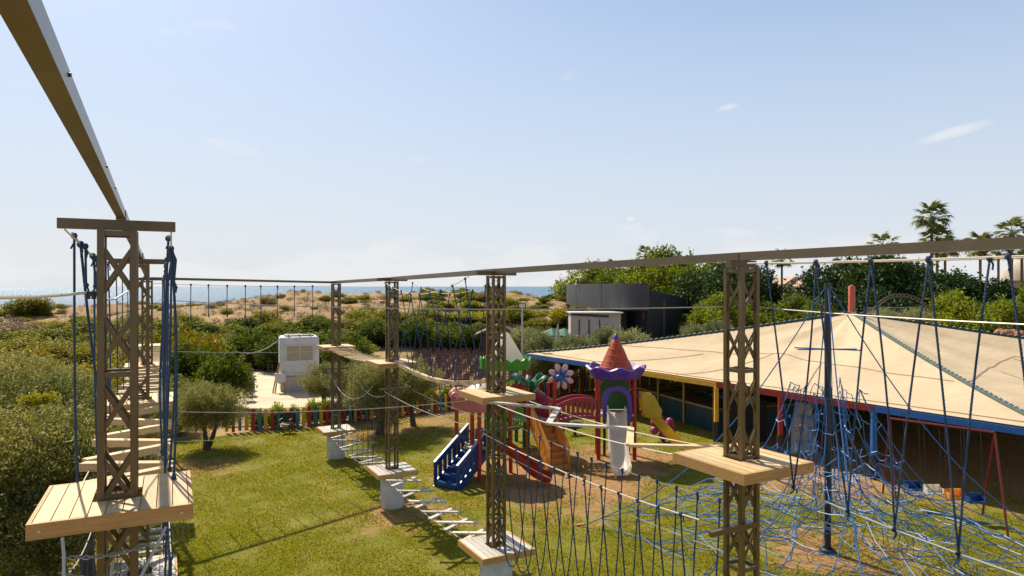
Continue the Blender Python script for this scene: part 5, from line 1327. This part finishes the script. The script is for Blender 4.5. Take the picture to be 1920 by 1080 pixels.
# light olives
GO = 'light olive trees beyond the canopy'
for i, (px, pt_, Y, r_, lb) in enumerate([
 (985,606,58,2.1,'pale olive tree right of the brown hut'),(1012,612,54,1.9,'pale olive tree just left of the closed parasol'),
 (1075,618,52,2.0,'pale olive tree before the left end of the beige wall'),(1062,640,47,1.5,'low pale olive beside the canopy tip'),(1135,603,54,2.1,'pale olive tree before the beige sliding doors'),
 (1180,608,52,2.2,'pale olive tree before the black wall'),(1012,650,46,1.6,'olive bush left of the canopy corner'),(1300,600,58,1.6,'small pale olive top poking above the canopy by the black wing'),(1345,592,60,2.0,'pale olive top above the canopy beside the lattice tower'),
 (1655,572,52,1.4,'pale olive below the arched truss'),(1712,570,52,1.9,'larger pale olive right below the arched truss'),(1270,622,58,1.4,'tiny olive top at the edge of the black wall')]):
    x = (px-960)/F*Y; zt = H-(pt_-537)/F*Y
    tree('olight', 'olive_tree', lb, x, Y, zt-r_*.9, r_, r_*.95, 0, .12, GO, i+3, rz=i)
# olives at the left and in the middle
def olv(px, pt_, Y, r_, lb, h=None, trunks=1, tr=.12, seed=1, kd='olive0', hc=None):
    x = (px-960)/F*Y; zt = H-(pt_-537)/F*Y; h = h or r_
    return tree(kd, 'olive_tree', lb, x, Y, zt-h*.92, r_, h, 0, tr, 'grey green olive trees', seed, trunks, rz=seed*2.1, spread=r_*.55)
olv(388, 700, 30.0, 2.0, 'two stemmed olive tree on the lawn left of the fence', 1.6, 2, .10, 3, 'olive1')
olv(318, 700, 33, 1.9, 'olive tree half hidden behind the far left corner tower', 1.8, 1, .12, 5)
olv(608, 668, 42, 1.9, 'olive tree at the right corner of the white kiosk', 1.6, 1, .12, 6)
olv(712, 655, 33, 2.3, 'large olive tree behind the two farthest towers', 1.95, 2, .15, 7, 'olive1')
olv(775, 660, 35, 1.9, 'rounded olive tree beside the chair rows', 1.6, 1, .13, 8)
olv(660, 664, 37, 1.9, 'olive tree left behind the slat bridge', 1.6, 1, .13, 9)
# front mass at the left
for i, (px, pt_, Y, r_, kd, lb) in enumerate([
 (25,655,17,2.4,'olive1','big olive tree at the left edge'),(110,668,17.5,2.3,'olive0','big olive tree left of the nearest tower'),
 (70,735,13.2,2.3,'olive0','nearest dark olive tree at the lower left'),(-40,700,13,2.4,'olive1','olive tree cut by the left edge'),
 (165,715,17,1.9,'olive1','olive tree close behind the ropes of the nearest tower'),(-10,640,24,2.6,'olive0','farther olive tree at the far left'),(200,690,24,2.3,'olive1','olive tree behind the nearest lattice shaft'),
 (75,640,25,2.4,'olive1','pale olive tree behind the left mass')]):
    olv(px, pt_, Y, r_, lb, r_*.98, 2 if i == 2 else 1, .14, 20+i, kd)
bush('yel0', 'climbing_vine', 'yellow green vine tips at the left edge olive', 'plant', at(40,745,11).x, 11.4, .30, .35, H-2.05)
# palms' kin: dark rounded shrubs and autumn hedge left of the kiosk
GT = 'shrubs of the thicket'
bush('green0', 'broadleaf_shrub', 'round glossy shrub above the chair stacks', 'shrub', at(415,700,40).x, 40, 1.8, 3.6, 0)
bush('green0', 'broadleaf_shrub', 'round leafy shrub left of the kiosk', 'shrub', at(360,700,41).x, 41, 2.0, 3.8, 0)
for i, (px, Y) in enumerate([(330,60),(352,55),(375,51),(398,47),(345,47)]):
    bush('aut0', 'autumn_shrub', 'yellowing shrub in the turning hedge behind the left corner tower', 'shrub', at(px,600,Y).x, Y, 2.0, 3.6, 0, 'yellowing hedge shrubs')
for i, (px, Y, r_) in enumerate([(470,62,2.4),(500,60,2.6),(535,58,2.5),(575,62,2.6),(620,60,2.6),(650,58,2.3)]):
    bush('green0', 'garden_tree', 'fresh green tree in the row behind the kiosk, '+['leftmost','second from the left','third from the left','just left of the kiosk roof','behind the kiosk roof','at the right end'][i], 'tree', at(px,650,Y).x, Y, r_, 3.5, 0, 'green trees behind the kiosk')
for i, px in enumerate((700,740,780,820,860,890)):
    Y = 74; bush('green0', 'garden_tree', 'fresh green tree beyond the chair rows, '+['first from the left','second from the left','third from the left','fourth from the left','fifth from the left','beside the brown hut'][i], 'tree', at(px,650,Y).x, Y, 2.3, 2.9, None, 'green trees beyond the chairs')
rd3 = random.Random(11); cnt = 0
# thicket: rows of shrubs from the fence of the garden up to the dunes
for row, Y in enumerate((64, 68, 72, 76.5, 81, 86, 92)):
    stepx = 2.9+row*.30; x = -.80*Y
    while x < .30*Y:
        px = 960+F*x/Y; skip = False
        yy_ = Y+rd3.uniform(-1.6,1.6)
        if Y < 76 and px > 690: skip = True
        if px < 700 and row == 5 and rd3.random() < .55: skip = True
        if px < 760 and row == 6 and rd3.random() < .8: skip = True
        if not skip:
            kd = rd3.choice(['thick0','thick1','thick0','thick1','green0'] if row < 5 else ['thick0','thick1','yel0'])
            part_ = 'left of the corner tower' if px < 330 else 'behind the kiosk' if px < 690 else 'beyond the chair rows' if px < 880 else 'toward the black building'
            tone = {'green0':'fresh green','yel0':'yellow green','thick0':'tangled olive green','thick1':'tangled olive green'}[kd]
            far = 'rear' if row > 3 else 'front'
            bush(kd, 'thicket_shrub', '%s shrub in the %s of the thicket %s' % (tone, far, part_), 'shrub', x, yy_, rd3.uniform(1.9,3.0), rd3.uniform(1.6,2.6), terr(x, yy_)-.3, 'thicket shrubs'); cnt += 1
        x += stepx*rd3.uniform(.8,1.2)
for i in range(46):                       # left foreground scrub between the olives and the dunes
    Y = rd3.uniform(36, 62); x = rd3.uniform(-.80,-.50)*Y
    kd = rd3.choice(['thick0','thick1','aut0','thick1'])
    bush(kd, 'thicket_shrub', ('yellowing' if kd == 'aut0' else 'tangled green')+' shrub between the left olives and the dunes, '+('nearer the olives' if Y < 48 else 'nearer the dunes'), 'shrub', x, Y, rd3.uniform(1.8,2.6), rd3.uniform(2.2,3.2), -.2, 'scrub behind the left olives')
# dunes: scattered low shrubs
nd = 0
for i in range(2600):
    if nd >= 285: break
    Y = rd3.uniform(84, 128); x = rd3.uniform(-.80, .30)*Y; px = 960+F*x/Y
    v_ = noise.noise(Vector((x/14, Y/10, 20)))
    if px < 760 and v_ < .02 and rd3.random() > .12: continue
    if px < 700 and Y > 106 and rd3.random() > .25: continue
    if px > 800 and rd3.random() < 0: continue
    kd = rd3.choice(['yel0','yel1','thick0','dry0','yel1','thick1']) if px < 760 else rd3.choice(['thick0','yel0','thick1','mid0'])
    r_ = rd3.uniform(.45,1.5)*(1 if px < 760 else 1.3)
    where = 'left of the corner tower' if px < 330 else 'above the kiosk' if px < 640 else 'between the two middle lattice towers' if px < 930 else 'near the black building'
    lb = {'yel0':'low yellow green shrub','yel1':'low yellow green shrub','dry0':'grey brown dry shrub'}.get(kd, 'dark green shrub')+' on the dunes '+where
    bush(kd, 'dune_shrub', lb, 'shrub', x, Y, r_, r_*rd3.uniform(.6,1.0), terr(x, Y)-.15, 'dune shrubs'); nd += 1
# big dark bush by the sea and dry bushes left
bush('thick0', 'sea_bush', 'round dark bush against the sea at the far left', 'shrub', at(55,575,100).x, 100, 3.2, 3.4, terr(at(55,575,100).x,100)-.3)
for px, Y, kd in ((10,84,'dry0'),(40,80,'dry0'),(95,74,'thick1'),(20,70,'thick0'),(150,78,'thick0'),(250,72,'thick1'),(60,66,'thick1')):
    x = at(px,600,Y).x; bush(kd, 'dune_shrub', 'dry tawny shrub near the left edge' if kd == 'dry0' else 'dark tangled shrub left of the nearest tower', 'shrub', x, Y, 3.6, 3.0, terr(x,Y)-.3, 'left side scrub')
# tiny tussocks on the sand: nobody could count them
P_ = []; rr = np.random.default_rng(8)
for i in range(1900):
    Y = rr.uniform(80, 128); x = rr.uniform(-.80, .1)*Y; z = terr(x, Y); s0 = rr.uniform(.15, .55)
    for k in range(46):
        c = np.array([x, Y, z])+rr.normal(size=3)*s0*np.array([.6,.6,.3])+np.array([0,0,s0*.35]); dd = rr.normal(size=3); dd[2] = abs(dd[2])+.5; dd /= np.linalg.norm(dd); q_ = np.cross(dd, rr.normal(size=3)); q_ /= np.linalg.norm(q_)
        l_ = s0*.55; P_.append([c-dd*l_*.5, c+q_*l_*.14, c+dd*l_*.5, c-q_*l_*.14])
o = inst('dune_tussocks', tri_mesh('tussocks', np.array(P_, np.float32), M['dry'], 4)); setp(o, 'small dry tussocks dotted over the sand', None, kind='stuff')

# leafy bedding along the fence
for i in range(len(FL)-1):
    n = int(seglen[i]/.75)
    for k in range(n):
        q = lerp(FL[i], FL[i+1], (k+.5)/n)+V(random.uniform(-.1,.1), .75+random.uniform(-.15,.2), 0)
        px = 960+F*q.x/q.y
        if 545 > px > 478 and False: continue
        if px < 480: continue
        bush('bright0', 'hedge_plant', 'bright leafy plant in the strip behind the picket fence', 'plant', q.x, q.y, .58, random.uniform(1.0,1.5), 0, 'leafy plants behind the fence')
# red stones behind canopy right edge
q = at(1890, 628, 50); m = MB(); rd5 = random.Random(3)
for k in range(14): m.sphere((q.x+rd5.uniform(-1.6,1.6), 50+rd5.uniform(-.6,.6), q.z+rd5.uniform(-.3,.25)), rd5.uniform(.25,.45), 7, 5, (1.2,1,.7))
m.box((q.x,50,q.z/2-.3),(3.4,1.6,q.z)); setp(m.build('stone_wall', M['rock'], None, loc=(q.x,50,0)), 'reddish dry stone wall top at the right edge behind the canopy', 'wall')
